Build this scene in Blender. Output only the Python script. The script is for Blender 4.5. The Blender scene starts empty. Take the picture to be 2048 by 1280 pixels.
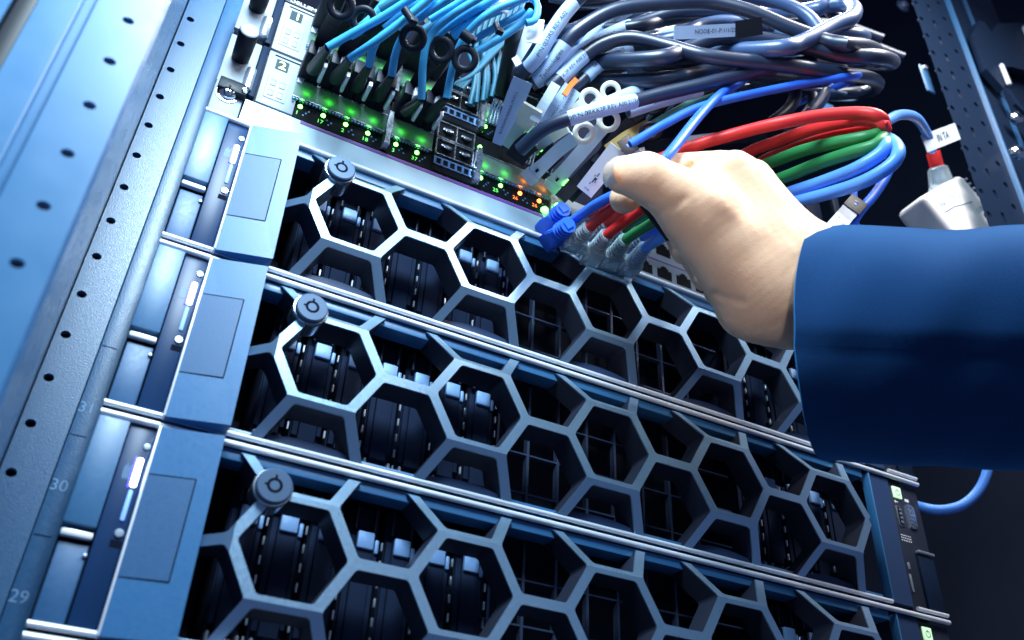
import bpy, bmesh, math, random
import numpy as np
from mathutils import Vector, Matrix
random.seed(7)
SC = bpy.context.scene
COL = SC.collection
S = 0.001                                   # everything below is written in millimetres

# ------------------------------------------------------------------ camera
F = 1802.657                                # focal length in photo pixels (2048 wide)
CAM = np.array([6.01455, -367.49045, -261.91492])
RM = np.array([[0.8848440748, -0.4638032437, 0.0440172060],
               [0.2980716324, 0.4909724400, -0.8185959718],
               [0.3580562319, 0.7374500758, 0.5726806444]])
cd = bpy.data.cameras.new('camera')
cd.sensor_width = 36.0
cd.lens = F / 2048 * 36
cd.clip_start = 0.01
cd.clip_end = 20
cam = bpy.data.objects.new('camera', cd)
COL.objects.link(cam)
m3 = Matrix([[RM[0][i], -RM[1][i], -RM[2][i]] for i in range(3)])
cam.matrix_world = Matrix.Translation(Vector(CAM * S)) @ m3.to_4x4()
cd.dof.use_dof = True
cd.dof.focus_distance = 0.50
cd.dof.aperture_fstop = 9.0
SC.camera = cam

# ------------------------------------------------------------------ world, lamps, exposure
w = bpy.data.worlds.new('World')
SC.world = w
w.use_nodes = True
bg = w.node_tree.nodes['Background']
bg.inputs[0].default_value = (0.16, 0.22, 0.42, 1)
bg.inputs[1].default_value = 0.42

def area(name, loc, aim, size, power, col, sy=None):
    l = bpy.data.lights.new(name, 'AREA')
    l.energy = power
    l.color = col
    l.size = size * S
    if sy:
        l.shape = 'RECTANGLE'
        l.size_y = sy * S
    o = bpy.data.objects.new(name, l)
    COL.objects.link(o)
    o.location = Vector(loc) * S
    o.rotation_euler = (Vector(aim) - Vector(loc)).to_track_quat('-Z', 'Y').to_euler()
    return o

area('rack_lamp', (10, -335, 285), (50, 0, 20), 150, 4.7, (0.66, 0.87, 1.0))
area('top_lamp', (-10, -225, 340), (20, 20, 60), 110, 1.3, (0.62, 0.84, 1.0))
area('aisle_lamp', (430, -330, 440), (310, -130, 60), 200, 4.1, (1.0, 0.95, 0.90))
area('front_fill', (380, -950, -150), (240, 0, 0), 500, 0.12, (0.70, 0.86, 1.0))  # weak front fill, added to lift the shade
area('cable_rim_fill', (330, -40, 520), (280, -120, 120), 160, 4.2, (0.93, 0.95, 1.0))  # added backlight that draws highlights along the cables' top edges
hl = bpy.data.lights.new('hand_fill', 'SPOT')          # warm fill spot added to brighten the hand
hl.energy = 3.6
hl.color = (1.0, 0.92, 0.82)
hl.spot_size = math.radians(19)
hl.spot_blend = 0.7
hl.shadow_soft_size = 0.03
ho = bpy.data.objects.new('hand_fill', hl)
COL.objects.link(ho)
ho.location = (0.02, -0.56, -0.12)
ho.rotation_euler = (Vector((0.232, -0.100, 0.028)) - ho.location).to_track_quat('-Z', 'Y').to_euler()
SC.view_settings.view_transform = 'Standard'
SC.view_settings.look = 'None'
SC.view_settings.exposure = 0.0
SC.view_settings.gamma = 1.0

# ------------------------------------------------------------------ pixel -> point on a real plane
def ray(u, v):
    d = np.array([(u - 1024) / F, (v - 640) / F, 1.0])
    return RM.T @ d
def aty(u, v, y):
    d = ray(u, v)
    return Vector(CAM + d * (y - CAM[1]) / d[1])
def atx(u, v, x):
    d = ray(u, v)
    return Vector(CAM + d * (x - CAM[0]) / d[0])
VIEW = Vector(RM[2])

# ------------------------------------------------------------------ materials
MATS = {}
def mat(name, col, rough=0.5, metal=0.0, spec=0.5, noise=0.0, nscale=400, bump=0.0, bscale=900, emit=None, estr=0,
        trans=0.0, ior=1.45, sss=0.0, coat=0.0, alpha=1.0):
    m = bpy.data.materials.new(name)
    m.use_nodes = True
    nt = m.node_tree
    p = nt.nodes['Principled BSDF']
    p.inputs['Base Color'].default_value = (*col, 1)
    p.inputs['Roughness'].default_value = rough
    p.inputs['Metallic'].default_value = metal
    p.inputs['Specular IOR Level'].default_value = spec
    p.inputs['IOR'].default_value = ior
    p.inputs['Transmission Weight'].default_value = trans
    p.inputs['Coat Weight'].default_value = coat
    p.inputs['Alpha'].default_value = alpha
    if sss:
        p.inputs['Subsurface Weight'].default_value = sss
        p.inputs['Subsurface Radius'].default_value = (0.006, 0.0025, 0.0012)
        p.inputs['Subsurface Scale'].default_value = 1.0
    if emit:
        p.inputs['Emission Color'].default_value = (*emit, 1)
        p.inputs['Emission Strength'].default_value = estr
    tc = nt.nodes.new('ShaderNodeTexCoord')
    if noise:
        n = nt.nodes.new('ShaderNodeTexNoise')
        n.inputs['Scale'].default_value = nscale
        n.inputs['Detail'].default_value = 5
        nt.links.new(tc.outputs['Object'], n.inputs['Vector'])
        mx = nt.nodes.new('ShaderNodeMix')
        mx.data_type = 'RGBA'
        mx.inputs[6].default_value = (*[c * (1 - noise) for c in col], 1)
        mx.inputs[7].default_value = (*[min(1, c * (1 + noise)) for c in col], 1)
        nt.links.new(n.outputs['Fac'], mx.inputs[0])
        nt.links.new(mx.outputs[2], p.inputs['Base Color'])
        mr = nt.nodes.new('ShaderNodeMapRange')
        mr.inputs[3].default_value = max(0.02, rough - 0.12)
        mr.inputs[4].default_value = min(1, rough + 0.12)
        nt.links.new(n.outputs['Fac'], mr.inputs[0])
        nt.links.new(mr.outputs[0], p.inputs['Roughness'])
    if bump:
        b = nt.nodes.new('ShaderNodeTexNoise')
        b.inputs['Scale'].default_value = bscale
        b.inputs['Detail'].default_value = 4
        nt.links.new(tc.outputs['Object'], b.inputs['Vector'])
        bp = nt.nodes.new('ShaderNodeBump')
        bp.inputs['Strength'].default_value = bump
        bp.inputs['Distance'].default_value = 0.0006
        nt.links.new(b.outputs['Fac'], bp.inputs['Height'])
        nt.links.new(bp.outputs['Normal'], p.inputs['Normal'])
    MATS[name] = m
    return m

mat('rail_paint', (0.024, 0.105, 0.24), 0.38, 0.0, 0.9, 0.12, 500, 0.25, 1500)
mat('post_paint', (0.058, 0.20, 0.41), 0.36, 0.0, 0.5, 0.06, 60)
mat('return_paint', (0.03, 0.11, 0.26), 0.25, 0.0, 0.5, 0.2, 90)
mat('lit_handle_top', (0.20, 0.36, 0.66), 0.38, 0.1, 0.5, 0.1, 900, 0.3, 2500)  # lighter tone stands for light falling on the handle's top
mat('dark_rail_paint', (0.008, 0.018, 0.044), 0.5, 0.0, 0.08, 0.15, 300, 0.2, 1500)
mat('black_void', (0.010, 0.012, 0.022), 0.9, 0, 0.0)
mat('interior', (0.030, 0.038, 0.065), 0.9, 0, 0.0, 0.3, 12)
mat('ear_plastic', (0.032, 0.13, 0.28), 0.40, 0, 0.8, 0.08, 700, 0.15, 2200)
mat('latch_plastic', (0.022, 0.098, 0.235), 0.45, 0, 0.7, 0.08, 700, 0.15, 2200)
mat('gloss_strip', (0.008, 0.035, 0.11), 0.34, 0, 0.3)
mat('block_plastic', (0.028, 0.138, 0.32), 0.38, 0, 0.8, 0.06, 700, 0.12, 2200)
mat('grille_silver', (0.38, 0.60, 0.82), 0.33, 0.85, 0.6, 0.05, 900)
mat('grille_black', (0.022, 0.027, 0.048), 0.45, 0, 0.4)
mat('alu', (0.78, 0.84, 0.94), 0.3, 0.15, 0.8)
mat('chrome', (0.8, 0.83, 0.88), 0.12, 1.0)
mat('lock_metal', (0.045, 0.095, 0.18), 0.45, 0.2)
mat('lock_rim', (0.55, 0.6, 0.68), 0.25, 0.9)
mat('chassis', (0.022, 0.029, 0.052), 0.5, 0.2, 0.4)
mat('bezel_dark', (0.025, 0.052, 0.13), 0.42, 0, 0.4)
mat('carrier', (0.010, 0.015, 0.032), 0.8, 0.0, 0.05)
mat('handle_shaded', (0.012, 0.020, 0.046), 0.8, 0.0, 0.05, 0.08, 900, 0.2, 2500)  # same handle below its lit top, darkened to look shaded
mat('tab_metal', (0.6, 0.68, 0.8), 0.3, 0.8)
mat('wire', (0.06, 0.085, 0.16), 0.35, 0.6)
mat('white_panel', (0.26, 0.30, 0.36), 0.5, 0.0, 0.5, 0.04, 200)
mat('shelf_paint', (0.36, 0.50, 0.60), 0.34, 0.25, 0.5, 0.10, 25)
mat('purple_line', (0.16, 0.05, 0.30), 0.4)
mat('button', (0.30, 0.34, 0.40), 0.45)
mat('display', (0.03, 0.05, 0.06), 0.4, 0, 0.1)
mat('digit_light', (0.9, 1.0, 0.3), 0.5, emit=(0.75, 1.0, 0.10), estr=3.5)
mat('black_plastic', (0.009, 0.012, 0.022), 0.45, 0, 0.22, 0.1, 600)
mat('black_rubber', (0.014, 0.017, 0.026), 0.5, 0, 0.4)
mat('black_cable', (0.010, 0.021, 0.055), 0.38, 0, 1.0)
mat('grey_cable', (0.045, 0.09, 0.21), 0.36, 0, 1.0)
mat('pale_strand', (0.22, 0.36, 0.52), 0.35, 0, 0.6)
mat('aqua_cable', (0.050, 0.35, 0.66), 0.40, 0, 0.4)
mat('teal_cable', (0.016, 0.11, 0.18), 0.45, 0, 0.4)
mat('sleeve_white', (0.42, 0.57, 0.82), 0.42, 0, 0.4, 0.05, 300)
mat('tab_white', (0.60, 0.72, 0.82), 0.42, 0, 0.4, 0.04, 200)
mat('ring_cream', (0.80, 0.79, 0.68), 0.42, 0, 0.4)
mat('ink', (0.02, 0.03, 0.08), 0.6)
mat('rail_ink', (0.17, 0.30, 0.50), 0.6)
mat('white_ink', (0.8, 0.85, 0.9), 0.5)
mat('blue_cable', (0.030, 0.15, 0.80), 0.38, 0, 0.45)
mat('light_blue_cable', (0.10, 0.30, 0.88), 0.36, 0, 0.45)
mat('red_cable', (0.70, 0.030, 0.030), 0.42, 0, 0.4)
mat('green_cable', (0.022, 0.20, 0.06), 0.42, 0, 0.4)
mat('pale_green_cable', (0.16, 0.50, 0.38), 0.42, 0, 0.4)
mat('orange', (0.85, 0.16, 0.02), 0.5)
mat('gold', (0.45, 0.33, 0.12), 0.45)
mat('cage', (0.45, 0.50, 0.58), 0.28, 0.9, 0.5, 0.1, 300)
mat('cage_blue', (0.10, 0.20, 0.40), 0.35, 0.4)
mat('port_black', (0.004, 0.005, 0.008), 0.6, 0, 0.1)
mat('board', (0.004, 0.006, 0.009), 0.5, 0, 0.06)
mat('pipe_glass', (0.20, 0.27, 0.29), 0.3, 0.0, 0.5)
mat('led_green', (0.2, 1, 0.2), 0.5, emit=(0.16, 1.0, 0.10), estr=11)
mat('led_green_soft', (0.2, 1, 0.2), 0.5, emit=(0.10, 1.0, 0.08), estr=8.0)
mat('num_green', (0.2, 1, 0.2), 0.5, emit=(0.12, 0.9, 0.06), estr=1.0)
mat('led_orange', (1, 0.3, 0.05), 0.5, emit=(1.0, 0.20, 0.03), estr=11)
mat('num_orange', (1, 0.3, 0.05), 0.5, emit=(1.0, 0.16, 0.02), estr=1.5)
mat('led_white', (1, 1, 1), 0.5, emit=(0.75, 0.78, 1.0), estr=7)
mat('led_blue', (0.1, 0.1, 1), 0.5, emit=(0.10, 0.08, 1.0), estr=2.5)
mat('stitch', (0.02, 0.06, 0.16), 0.8)
mat('led_dim', (0.3, 0.5, 0.8), 0.5, emit=(0.2, 0.4, 0.9), estr=0.5)
mat('power_light', (0.6, 0.9, 0.6), 0.4, emit=(0.55, 0.95, 0.55), estr=0.75)
mat('clear_plastic', (0.72, 0.90, 1.0), 0.10, 0, 0.6, trans=0.72, ior=1.35)
mat('fabric', (0.005, 0.031, 0.105), 0.85, 0, 0.1, 0.25, 900, 0.3, 2200)
mat('nail', (0.78, 0.55, 0.45), 0.3, 0, 0.5, sss=0.1)
mat('skin', (0.86, 0.55, 0.35), 0.5, 0, 0.35, 0.07, 120, 0.3, 1500, sss=0.2)
mat('adapter_white', (0.78, 0.80, 0.82), 0.4)

nt = MATS['skin'].node_tree
mx = [n for n in nt.nodes if n.type == 'MIX'][0]
mx.inputs[6].default_value = (0.79, 0.46, 0.29, 1)
mx.inputs[7].default_value = (0.88, 0.61, 0.42, 1)
[n for n in nt.nodes if n.type == 'TEX_NOISE'][0].inputs['Scale'].default_value = 45
fb = MATS['fabric'].node_tree.nodes['Principled BSDF']
fb.inputs['Sheen Weight'].default_value = 0.6
fb.inputs['Sheen Tint'].default_value = (0.08, 0.42, 1.0, 1)
def translucent(name, col, f):
    m = bpy.data.materials.new(name)
    m.use_nodes = True
    nt = m.node_tree
    p = nt.nodes['Principled BSDF']
    p.inputs['Base Color'].default_value = (*col, 1)
    p.inputs['Roughness'].default_value = 0.3
    t = nt.nodes.new('ShaderNodeBsdfTranslucent')
    t.inputs[0].default_value = (0.75, 0.95, 0.8, 1)
    mx = nt.nodes.new('ShaderNodeMixShader')
    mx.inputs[0].default_value = f
    nt.links.new(p.outputs[0], mx.inputs[1])
    nt.links.new(t.outputs[0], mx.inputs[2])
    nt.links.new(mx.outputs[0], nt.nodes['Material Output'].inputs[0])
    MATS[name] = m
translucent('band', (0.20, 0.26, 0.28), 0.55)

# ------------------------------------------------------------------ mesh helpers
def obj(name, bm, material, parent=None, smooth=None, loc=None):
    me = bpy.data.meshes.new(name)
    bm.to_mesh(me)
    bm.free()
    for v in me.vertices:
        v.co *= S
    ms = material if isinstance(material, (list, tuple)) else [material]
    for q in ms:
        me.materials.append(MATS[q])
    if smooth is not None:
        for p in me.polygons:
            p.use_smooth = True
        try:
            me.set_sharp_from_angle(angle=math.radians(smooth))
        except Exception:
            pass
    o = bpy.data.objects.new(name, me)
    COL.objects.link(o)
    if parent is not None:
        o.parent = parent
    if loc is not None:
        o.location = Vector(loc) * S
    return o

def empty(name, loc=(0, 0, 0)):
    o = bpy.data.objects.new(name, None)
    COL.objects.link(o)
    o.location = Vector(loc) * S
    return o

def tag(o, label, cat, group=None, kind=None):
    if label: o['label'] = label
    if cat: o['category'] = cat
    if group: o['group'] = group
    if kind: o['kind'] = kind
    return o

def copy_tree(o, parent=None):
    c = o.copy()
    COL.objects.link(c)
    c.parent = parent
    for ch in list(o.children):
        copy_tree(ch, c)
    return c

def add_box(bm, x0, x1, y0, y1, z0, z1, bev=0.0, seg=2, mi=0):
    vs = [bm.verts.new((x, y, z)) for x in (x0, x1) for y in (y0, y1) for z in (z0, z1)]
    f = [(0, 1, 3, 2), (4, 6, 7, 5), (0, 4, 5, 1), (2, 3, 7, 6), (0, 2, 6, 4), (1, 5, 7, 3)]
    fs = [bm.faces.new([vs[i] for i in q]) for q in f]
    for q in fs: q.material_index = mi
    if bev:
        es = list({e for q in fs for e in q.edges})
        r = bmesh.ops.bevel(bm, geom=es, offset=bev, segments=seg, profile=0.5, affect='EDGES')
        for q in r['faces']: q.material_index = mi
    return vs

def box(name, mt, parent, *a, bev=0.0, seg=2):
    bm = bmesh.new()
    add_box(bm, *a, bev=bev, seg=seg)
    return obj(name, bm, mt, parent, 40 if bev else None)

def add_prism(bm, pts, y0, y1, mi=0):
    """polygon in x,z (list) extruded from y0 to y1"""
    a = [bm.verts.new((x, y0, z)) for x, z in pts]
    b = [bm.verts.new((x, y1, z)) for x, z in pts]
    n = len(pts)
    fs = [bm.faces.new(a), bm.faces.new(list(reversed(b)))]
    for i in range(n):
        j = (i + 1) % n
        fs.append(bm.faces.new((a[j], a[i], b[i], b[j])))
    for f in fs: f.material_index = mi
    return fs

def frame(d):
    d = d.normalized()
    up = Vector((0, 0, 1)) if abs(d.z) < 0.92 else Vector((1, 0, 0))
    a = d.cross(up).normalized()
    return d, a, d.cross(a).normalized()

def spline(pts, step=4.0):
    """Catmull-Rom through the points"""
    P = [Vector(p) for p in pts]
    if len(P) == 2:
        P = [P[0], P[0].lerp(P[1], .33), P[0].lerp(P[1], .67), P[1]]
    P = [P[0] * 2 - P[1]] + P + [P[-1] * 2 - P[-2]]
    out = []
    for i in range(1, len(P) - 2):
        p0, p1, p2, p3 = P[i - 1:i + 3]
        n = max(2, int((p2 - p1).length / step))
        for k in range(n):
            t = k / n
            out.append(0.5 * ((2 * p1) + (p2 - p0) * t + (2 * p0 - 5 * p1 + 4 * p2 - p3) * t * t + (3 * p1 - p0 - 3 * p2 + p3) * t ** 3))
    out.append(P[-2])
    return out

def frames(path):
    T = []
    for i in range(len(path)):
        a, b = path[max(0, i - 1)], path[min(len(path) - 1, i + 1)]
        T.append((b - a).normalized())
    d, n, _ = frame(T[0])
    N = []
    for t in T:
        n = (n - t * n.dot(t)).normalized()
        N.append(n.copy())
    return T, N

def add_tube(bm, path, r, seg=12, cap=True, mi=0):
    T, N = frames(path)
    rings = []
    for i, p in enumerate(path):
        ri = r(i / (len(path) - 1)) if callable(r) else r
        b = T[i].cross(N[i])
        rings.append([bm.verts.new(p + (N[i] * math.cos(2 * math.pi * k / seg) + b * math.sin(2 * math.pi * k / seg)) * ri) for k in range(seg)])
    for i in range(len(rings) - 1):
        for k in range(seg):
            f = bm.faces.new((rings[i][k], rings[i][(k + 1) % seg], rings[i + 1][(k + 1) % seg], rings[i + 1][k]))
            f.material_index = mi
    if cap:
        bm.faces.new(list(reversed(rings[0]))).material_index = mi
        bm.faces.new(rings[-1]).material_index = mi

def tube(name, mt, parent, path, r, seg=12):
    bm = bmesh.new()
    add_tube(bm, path, r, seg)
    return obj(name, bm, mt, parent, 50)

def add_lathe(bm, prof, origin, axis, seg=24, mi=0):
    """profile of (radius, distance along axis)"""
    d, a, b = frame(Vector(axis))
    o = Vector(origin)
    rings = []
    for r, h in prof:
        if r < 1e-6:
            rings.append([bm.verts.new(o + d * h)])
        else:
            rings.append([bm.verts.new(o + d * h + (a * math.cos(2 * math.pi * k / seg) + b * math.sin(2 * math.pi * k / seg)) * r) for k in range(seg)])
    for i in range(len(rings) - 1):
        A, B = rings[i], rings[i + 1]
        for k in range(seg):
            q = []
            for v in (A[k % len(A)], A[(k + 1) % len(A)], B[(k + 1) % len(B)], B[k % len(B)]):
                if v not in q: q.append(v)
            if len(q) > 2:
                bm.faces.new(q).material_index = mi
def lathe(name, mt, parent, prof, origin, axis, seg=24, smooth=40):
    bm = bmesh.new()
    add_lathe(bm, prof, origin, axis, seg)
    bmesh.ops.recalc_face_normals(bm, faces=bm.faces)
    return obj(name, bm, mt, parent, smooth)

def add_ribbon(bm, path, width, th, side=None, mi=0):
    """flat strap along a path, lying square to the line of sight unless a width direction is given"""
    n = len(path)
    rows = []
    for i, p in enumerate(path):
        t = (path[min(n - 1, i + 1)] - path[max(0, i - 1)]).normalized()
        s = side.normalized() if side is not None else t.cross(Vector(p) - Vector(CAM)).normalized()
        nn = t.cross(s).normalized()
        w_ = width(i / (n - 1)) if callable(width) else width
        rows.append([bm.verts.new(p + s * a * w_ / 2 + nn * b * th / 2) for a, b in ((-1, -1), (1, -1), (1, 1), (-1, 1))])
    for i in range(n - 1):
        for k in range(4):
            bm.faces.new((rows[i][k], rows[i][(k + 1) % 4], rows[i + 1][(k + 1) % 4], rows[i + 1][k])).material_index = mi
    bm.faces.new(list(reversed(rows[0]))).material_index = mi
    bm.faces.new(rows[-1]).material_index = mi
def ribbon(name, mt, parent, path, width, th=0.8, side=None):
    bm = bmesh.new()
    add_ribbon(bm, path, width, th, side)
    bmesh.ops.recalc_face_normals(bm, faces=bm.faces)
    return obj(name, bm, mt, parent)

def ring(name, mt, parent, centre, axis, R, r, flat=1.0, seg=28, sq=1.0):
    d, a, b = frame(Vector(axis))
    c = Vector(centre)
    bm = bmesh.new()
    rows = []
    for i in range(seg):
        t = 2 * math.pi * i / seg
        e = a * math.cos(t) + b * math.sin(t) * sq
        rows.append([bm.verts.new(c + e * (R + r * math.cos(q)) + d * r * flat * math.sin(q)) for q in [2 * math.pi * k / 10 for k in range(10)]])
    for i in range(seg):
        for k in range(10):
            bm.faces.new((rows[i][k], rows[(i + 1) % seg][k], rows[(i + 1) % seg][(k + 1) % 10], rows[i][(k + 1) % 10]))
    bmesh.ops.recalc_face_normals(bm, faces=bm.faces)
    return obj(name, bm, mt, parent, 60)

_T = {}
def text_mesh(s, size):
    """2-D lettering as (vertices, faces), height about size"""
    if s not in _T:
        cu = bpy.data.curves.new('lettering', 'FONT')
        cu.body = s
        cu.size = 1.0
        cu.resolution_u = 3
        cu.align_x = 'CENTER'
        cu.align_y = 'CENTER'
        to = bpy.data.objects.new('lettering', cu)
        COL.objects.link(to)
        me = bpy.data.meshes.new_from_object(to.evaluated_get(bpy.context.evaluated_depsgraph_get()))
        _T[s] = ([v.co.copy() for v in me.vertices], [tuple(p.vertices) for p in me.polygons])
        bpy.data.objects.remove(to)
        bpy.data.curves.remove(cu)
        bpy.data.meshes.remove(me)
    v, f = _T[s]
    return [(c.x * size, c.y * size) for c in v], f

def flat_text(s, size, mt, parent, origin, xdir, ydir, name='lettering', sx=1.0):
    v, f = text_mesh(s, size)
    o, X, Y = Vector(origin), Vector(xdir).normalized(), Vector(ydir).normalized()
    bm = bmesh.new()
    vs = [bm.verts.new(o + X * x * sx + Y * y) for x, y in v]
    for q in f:
        try: bm.faces.new([vs[i] for i in q])
        except ValueError: pass
    return obj(name, bm, mt, parent)

def wrap_text(s, size, mt, parent, path, r, flip=False, shift=0.0, off=0.0, name='lettering'):
    """lettering printed round a sleeve: x runs along the path, y round it, facing the viewer's side of the cable"""
    v, f = text_mesh(s, size)
    L = [0.0]
    for i in range(1, len(path)): L.append(L[-1] + (path[i] - path[i - 1]).length)
    mid = L[-1] / 2 + shift
    pm = path[len(path) // 2]
    bm = bmesh.new()
    vs = []
    for x, y in v:
        if flip: x, y = -x, -y
        sdist = min(max(mid + x, 0.01), L[-1] - 0.01)
        i = max(k for k in range(len(L) - 1) if L[k] <= sdist)
        t = (sdist - L[i]) / (L[i + 1] - L[i])
        p = path[i].lerp(path[i + 1], t)
        d = (path[i + 1] - path[i]).normalized()
        c = (Vector(CAM) - p)
        c = (c - d * c.dot(d)).normalized()
        e = c.cross(d)
        if e.dot(Vector(-RM[1])) < 0: e = -e
        a = (y + off) / r
        vs.append(bm.verts.new(p + (c * math.cos(a) + e * math.sin(a)) * (r + 0.12)))
    for q in f:
        try: bm.faces.new([vs[i] for i in q])
        except ValueError: pass
    return obj(name, bm, mt, parent)

def perforated(name, mt, parent, xs, zs, hole, y, th, loc=None):
    """sheet in the x,z plane made of cells, each with a real hole: hole(i, j) gives (centre x, centre z, rx, rz) or None"""
    bm = bmesh.new()
    for i in range(len(xs) - 1):
        for j in range(len(zs) - 1):
            x0, x1, z0, z1 = xs[i], xs[i + 1], zs[j], zs[j + 1]
            h = hole(i, j)
            if h is None:
                fr = [bm.verts.new((x, y, z)) for x, z in ((x0, z0), (x1, z0), (x1, z1), (x0, z1))]
                bm.faces.new(fr)
                continue
            cx, cz, rx, rz = h
            ang = sorted([math.atan2(z - cz, x - cx) for x in (x0, x1) for z in (z0, z1)] + [2 * math.pi * k / 20 - math.pi + 0.01 for k in range(20)])
            inn, inb, out = [], [], []
            for a in ang:
                c, s = math.cos(a), math.sin(a)
                t = min([(x1 - cx) / c if c > 1e-9 else 1e9, (x0 - cx) / c if c < -1e-9 else 1e9, (z1 - cz) / s if s > 1e-9 else 1e9, (z0 - cz) / s if s < -1e-9 else 1e9])
                out.append(bm.verts.new((cx + c * t, y, cz + s * t)))
                if rz < 2 * rx:
                    hx, hz = c * rx, s * rz
                else:
                    k = min(rx / max(abs(c), 1e-9), rz / max(abs(s), 1e-9))
                    hx, hz = c * k, s * k
                inn.append(bm.verts.new((cx + hx, y, cz + hz)))
                inb.append(bm.verts.new((cx + hx, y + th, cz + hz)))
            n = len(ang)
            for k in range(n):
                q = (k + 1) % n
                bm.faces.new((out[k], out[q], inn[q], inn[k]))
                bm.faces.new((inn[k], inn[q], inb[q], inb[k]))
    bmesh.ops.remove_doubles(bm, verts=bm.verts, dist=0.001)
    bmesh.ops.recalc_face_normals(bm, faces=bm.faces)
    return obj(name, bm, mt, parent, None, loc)

# ================================================================== the setting
bm = bmesh.new()                                    # dark walls of the cabinet round the equipment
add_box(bm, -330, 1000, 700, 720, -700, 1500)
add_box(bm, 905, 925, -40, 700, -700, 1500)
add_box(bm, -330, 1000, -40, 720, 1200, 1220)
o = obj('background', bm, 'interior'); tag(o, 'dark inside of the server cabinet', 'cabinet interior', kind='structure')

# ------------------------------------------------------------------ left: cabinet post close to the lens
post = empty('cabinet_post', (-32, -118, 0))
tag(post, 'pale steel cabinet post with one row of round holes, blurred at far left', 'post')
PITCH = 22.225
Z0 = 5 + 118 * 0            # height of the first hole that shows
hz = [5.0 - PITCH * k for k in range(-14, 14)]
zs = [z - PITCH / 2 for z in sorted(hz)] + [max(hz) + PITCH / 2]
perforated('face_plate', 'post_paint', post, [-11.5, 9.0], zs, lambda i, j: (0.0, (zs[j] + zs[j + 1]) / 2, 2.1, 1.7), 0, 2)
zt, zb = max(zs), min(zs)
bm = bmesh.new()
prof = [(9.0, 0), (10.2, 1.2), (10.2, 58), (8.4, 58), (8.4, 2.0)]
a = [[bm.verts.new((x, y, z)) for x, y in prof] for z in (zb, zt)]
for k in range(len(prof) - 1):
    bm.faces.new((a[0][k], a[0][k + 1], a[1][k + 1], a[1][k]))
bmesh.ops.recalc_face_normals(bm, faces=bm.faces)
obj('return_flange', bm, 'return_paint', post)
bm = bmesh.new()
prof = [(-11.5, 0), (-12.3, 0.6), (-12.6, 2.6), (-15.4, 2.6), (-15.8, 0.6), (-16.4, 0), (-27.6, 0)]
a = [[bm.verts.new((x, y, z)) for x, y in prof] for z in (zb, zt)]
for k in range(len(prof) - 1):
    bm.faces.new((a[0][k], a[0][k + 1], a[1][k + 1], a[1][k]))
bmesh.ops.recalc_face_normals(bm, faces=bm.faces)
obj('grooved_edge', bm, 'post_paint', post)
box('seal_strip', 'black_rubber', post, -34, -27.8, 1, 8, zb, zt, bev=1)
box('outer_flange', 'post_paint', post, -90, -34.2, -2, 0, zb, zt)

# ------------------------------------------------------------------ left: rack rail with unit numbers
rail = empty('rack_rail', (-24, 21.5, 0))
tag(rail, 'blue grey rack rail with small round holes and unit numbers beside the server ears', 'rack rail')
hz = [174.9 - PITCH * k for k in range(-8, 26)]
zs = [z - PITCH / 2 for z in sorted(hz)] + [max(hz) + PITCH / 2]
perforated('hole_strip', 'rail_paint', rail, [-4.2, 14.5], zs, lambda i, j: (0.0, (zs[j] + zs[j + 1]) / 2, 2.15, 1.95), 0, 3)
zt, zb = max(zs), min(zs)
box('side_strip', 'rail_paint', rail, 14.9, 24.6, -0.6, 3, zb, zt, bev=0.5)
box('backing', 'black_void', rail, -10, 30, 12, 14, zb, zt)
box('rolled_edge', 'dark_rail_paint', rail, -7.5, -4.8, 1.5, 9, zb, zt, bev=0.8)
for s, z in (('31', -79.5), ('30', -115.5), ('29', -161)):
    flat_text(s, 7.0, 'rail_ink', rail, (18.3, -0.75, z), (1, 0, 0), (0, 0, 1), 'lettering')
for z in (-92.5, -136.5, -48):
    box('unit_mark', 'dark_rail_paint', rail, 15.5, 22.0, -0.75, -0.6, z - 0.2, z + 0.2)

# ------------------------------------------------------------------ right: perforated rail and bracket
rr = empty('perforated_rail', (537, -88, 300))
tag(rr, 'dark perforated steel rail with round holes and slots at upper right', 'rack rail')
zc0 = 432.0 - 300
rows = [zc0 + PITCH * k for k in range(-26, 8)]
zs = [z - PITCH / 2 for z in rows] + [rows[-1] + PITCH / 2]
xs = [-27, -11, 3, 24]
def hh(i, j):
    z = (zs[j] + zs[j + 1]) / 2
    return ((-21.5, z - 4, 2.6, 2.8), (-4.5, z, 2.0, 5.2), (13.5, z - 3, 2.6, 2.8))[i]
perforated('face_plate', 'dark_rail_paint', rr, xs, zs, hh, 0, 2.5)
box('polished_edge', 'rail_paint', rr, 24.1, 27.0, -4, 12, zs[0], zs[-1], bev=1.2)
bm = bmesh.new()
add_box(bm, 27.1, 60, 3, 5, zs[0], zs[-1])
add_box(bm, 66, 120, 6, 8, zs[0], zs[-1])
obj('side_web', bm, 'dark_rail_paint', rr)
box('side_groove', 'return_paint', rr, 60.2, 65.8, 2, 7.5, zs[0], zs[-1])

br = empty('mounting_bracket', (600, -95, 420))
tag(br, 'black folded mounting bracket bolted beside the perforated rail at upper right corner', 'bracket')
bm = bmesh.new()
add_prism(bm, [(-26, -4), (-9, 26), (0, 29), (5, 18), (22, 42), (70, 75), (90, 60), (90, 5), (14, -24), (5, -30), (-12, -68), (-28, -52)], 0, 6)
bmesh.ops.recalc_face_normals(bm, faces=bm.faces)
obj('plate', bm, 'dark_rail_paint', br)
bm = bmesh.new()
add_prism(bm, [(-10, -70), (4, -32), (14, -26), (90, 2), (90, -150), (30, -150), (0, -110)], 14, 18)
obj('recess', bm, 'black_void', br)
bm = bmesh.new()
add_box(bm, 60, 66, -7, -0.5, -20, 60, 1.2)
add_box(bm, -8, -4.4, -4, -0.5, -62, -36, 1)
obj('bright_edge', bm, 'alu', br)
P1, P2 = aty(2033, 236, -96), aty(2035, 304, -96)
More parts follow.
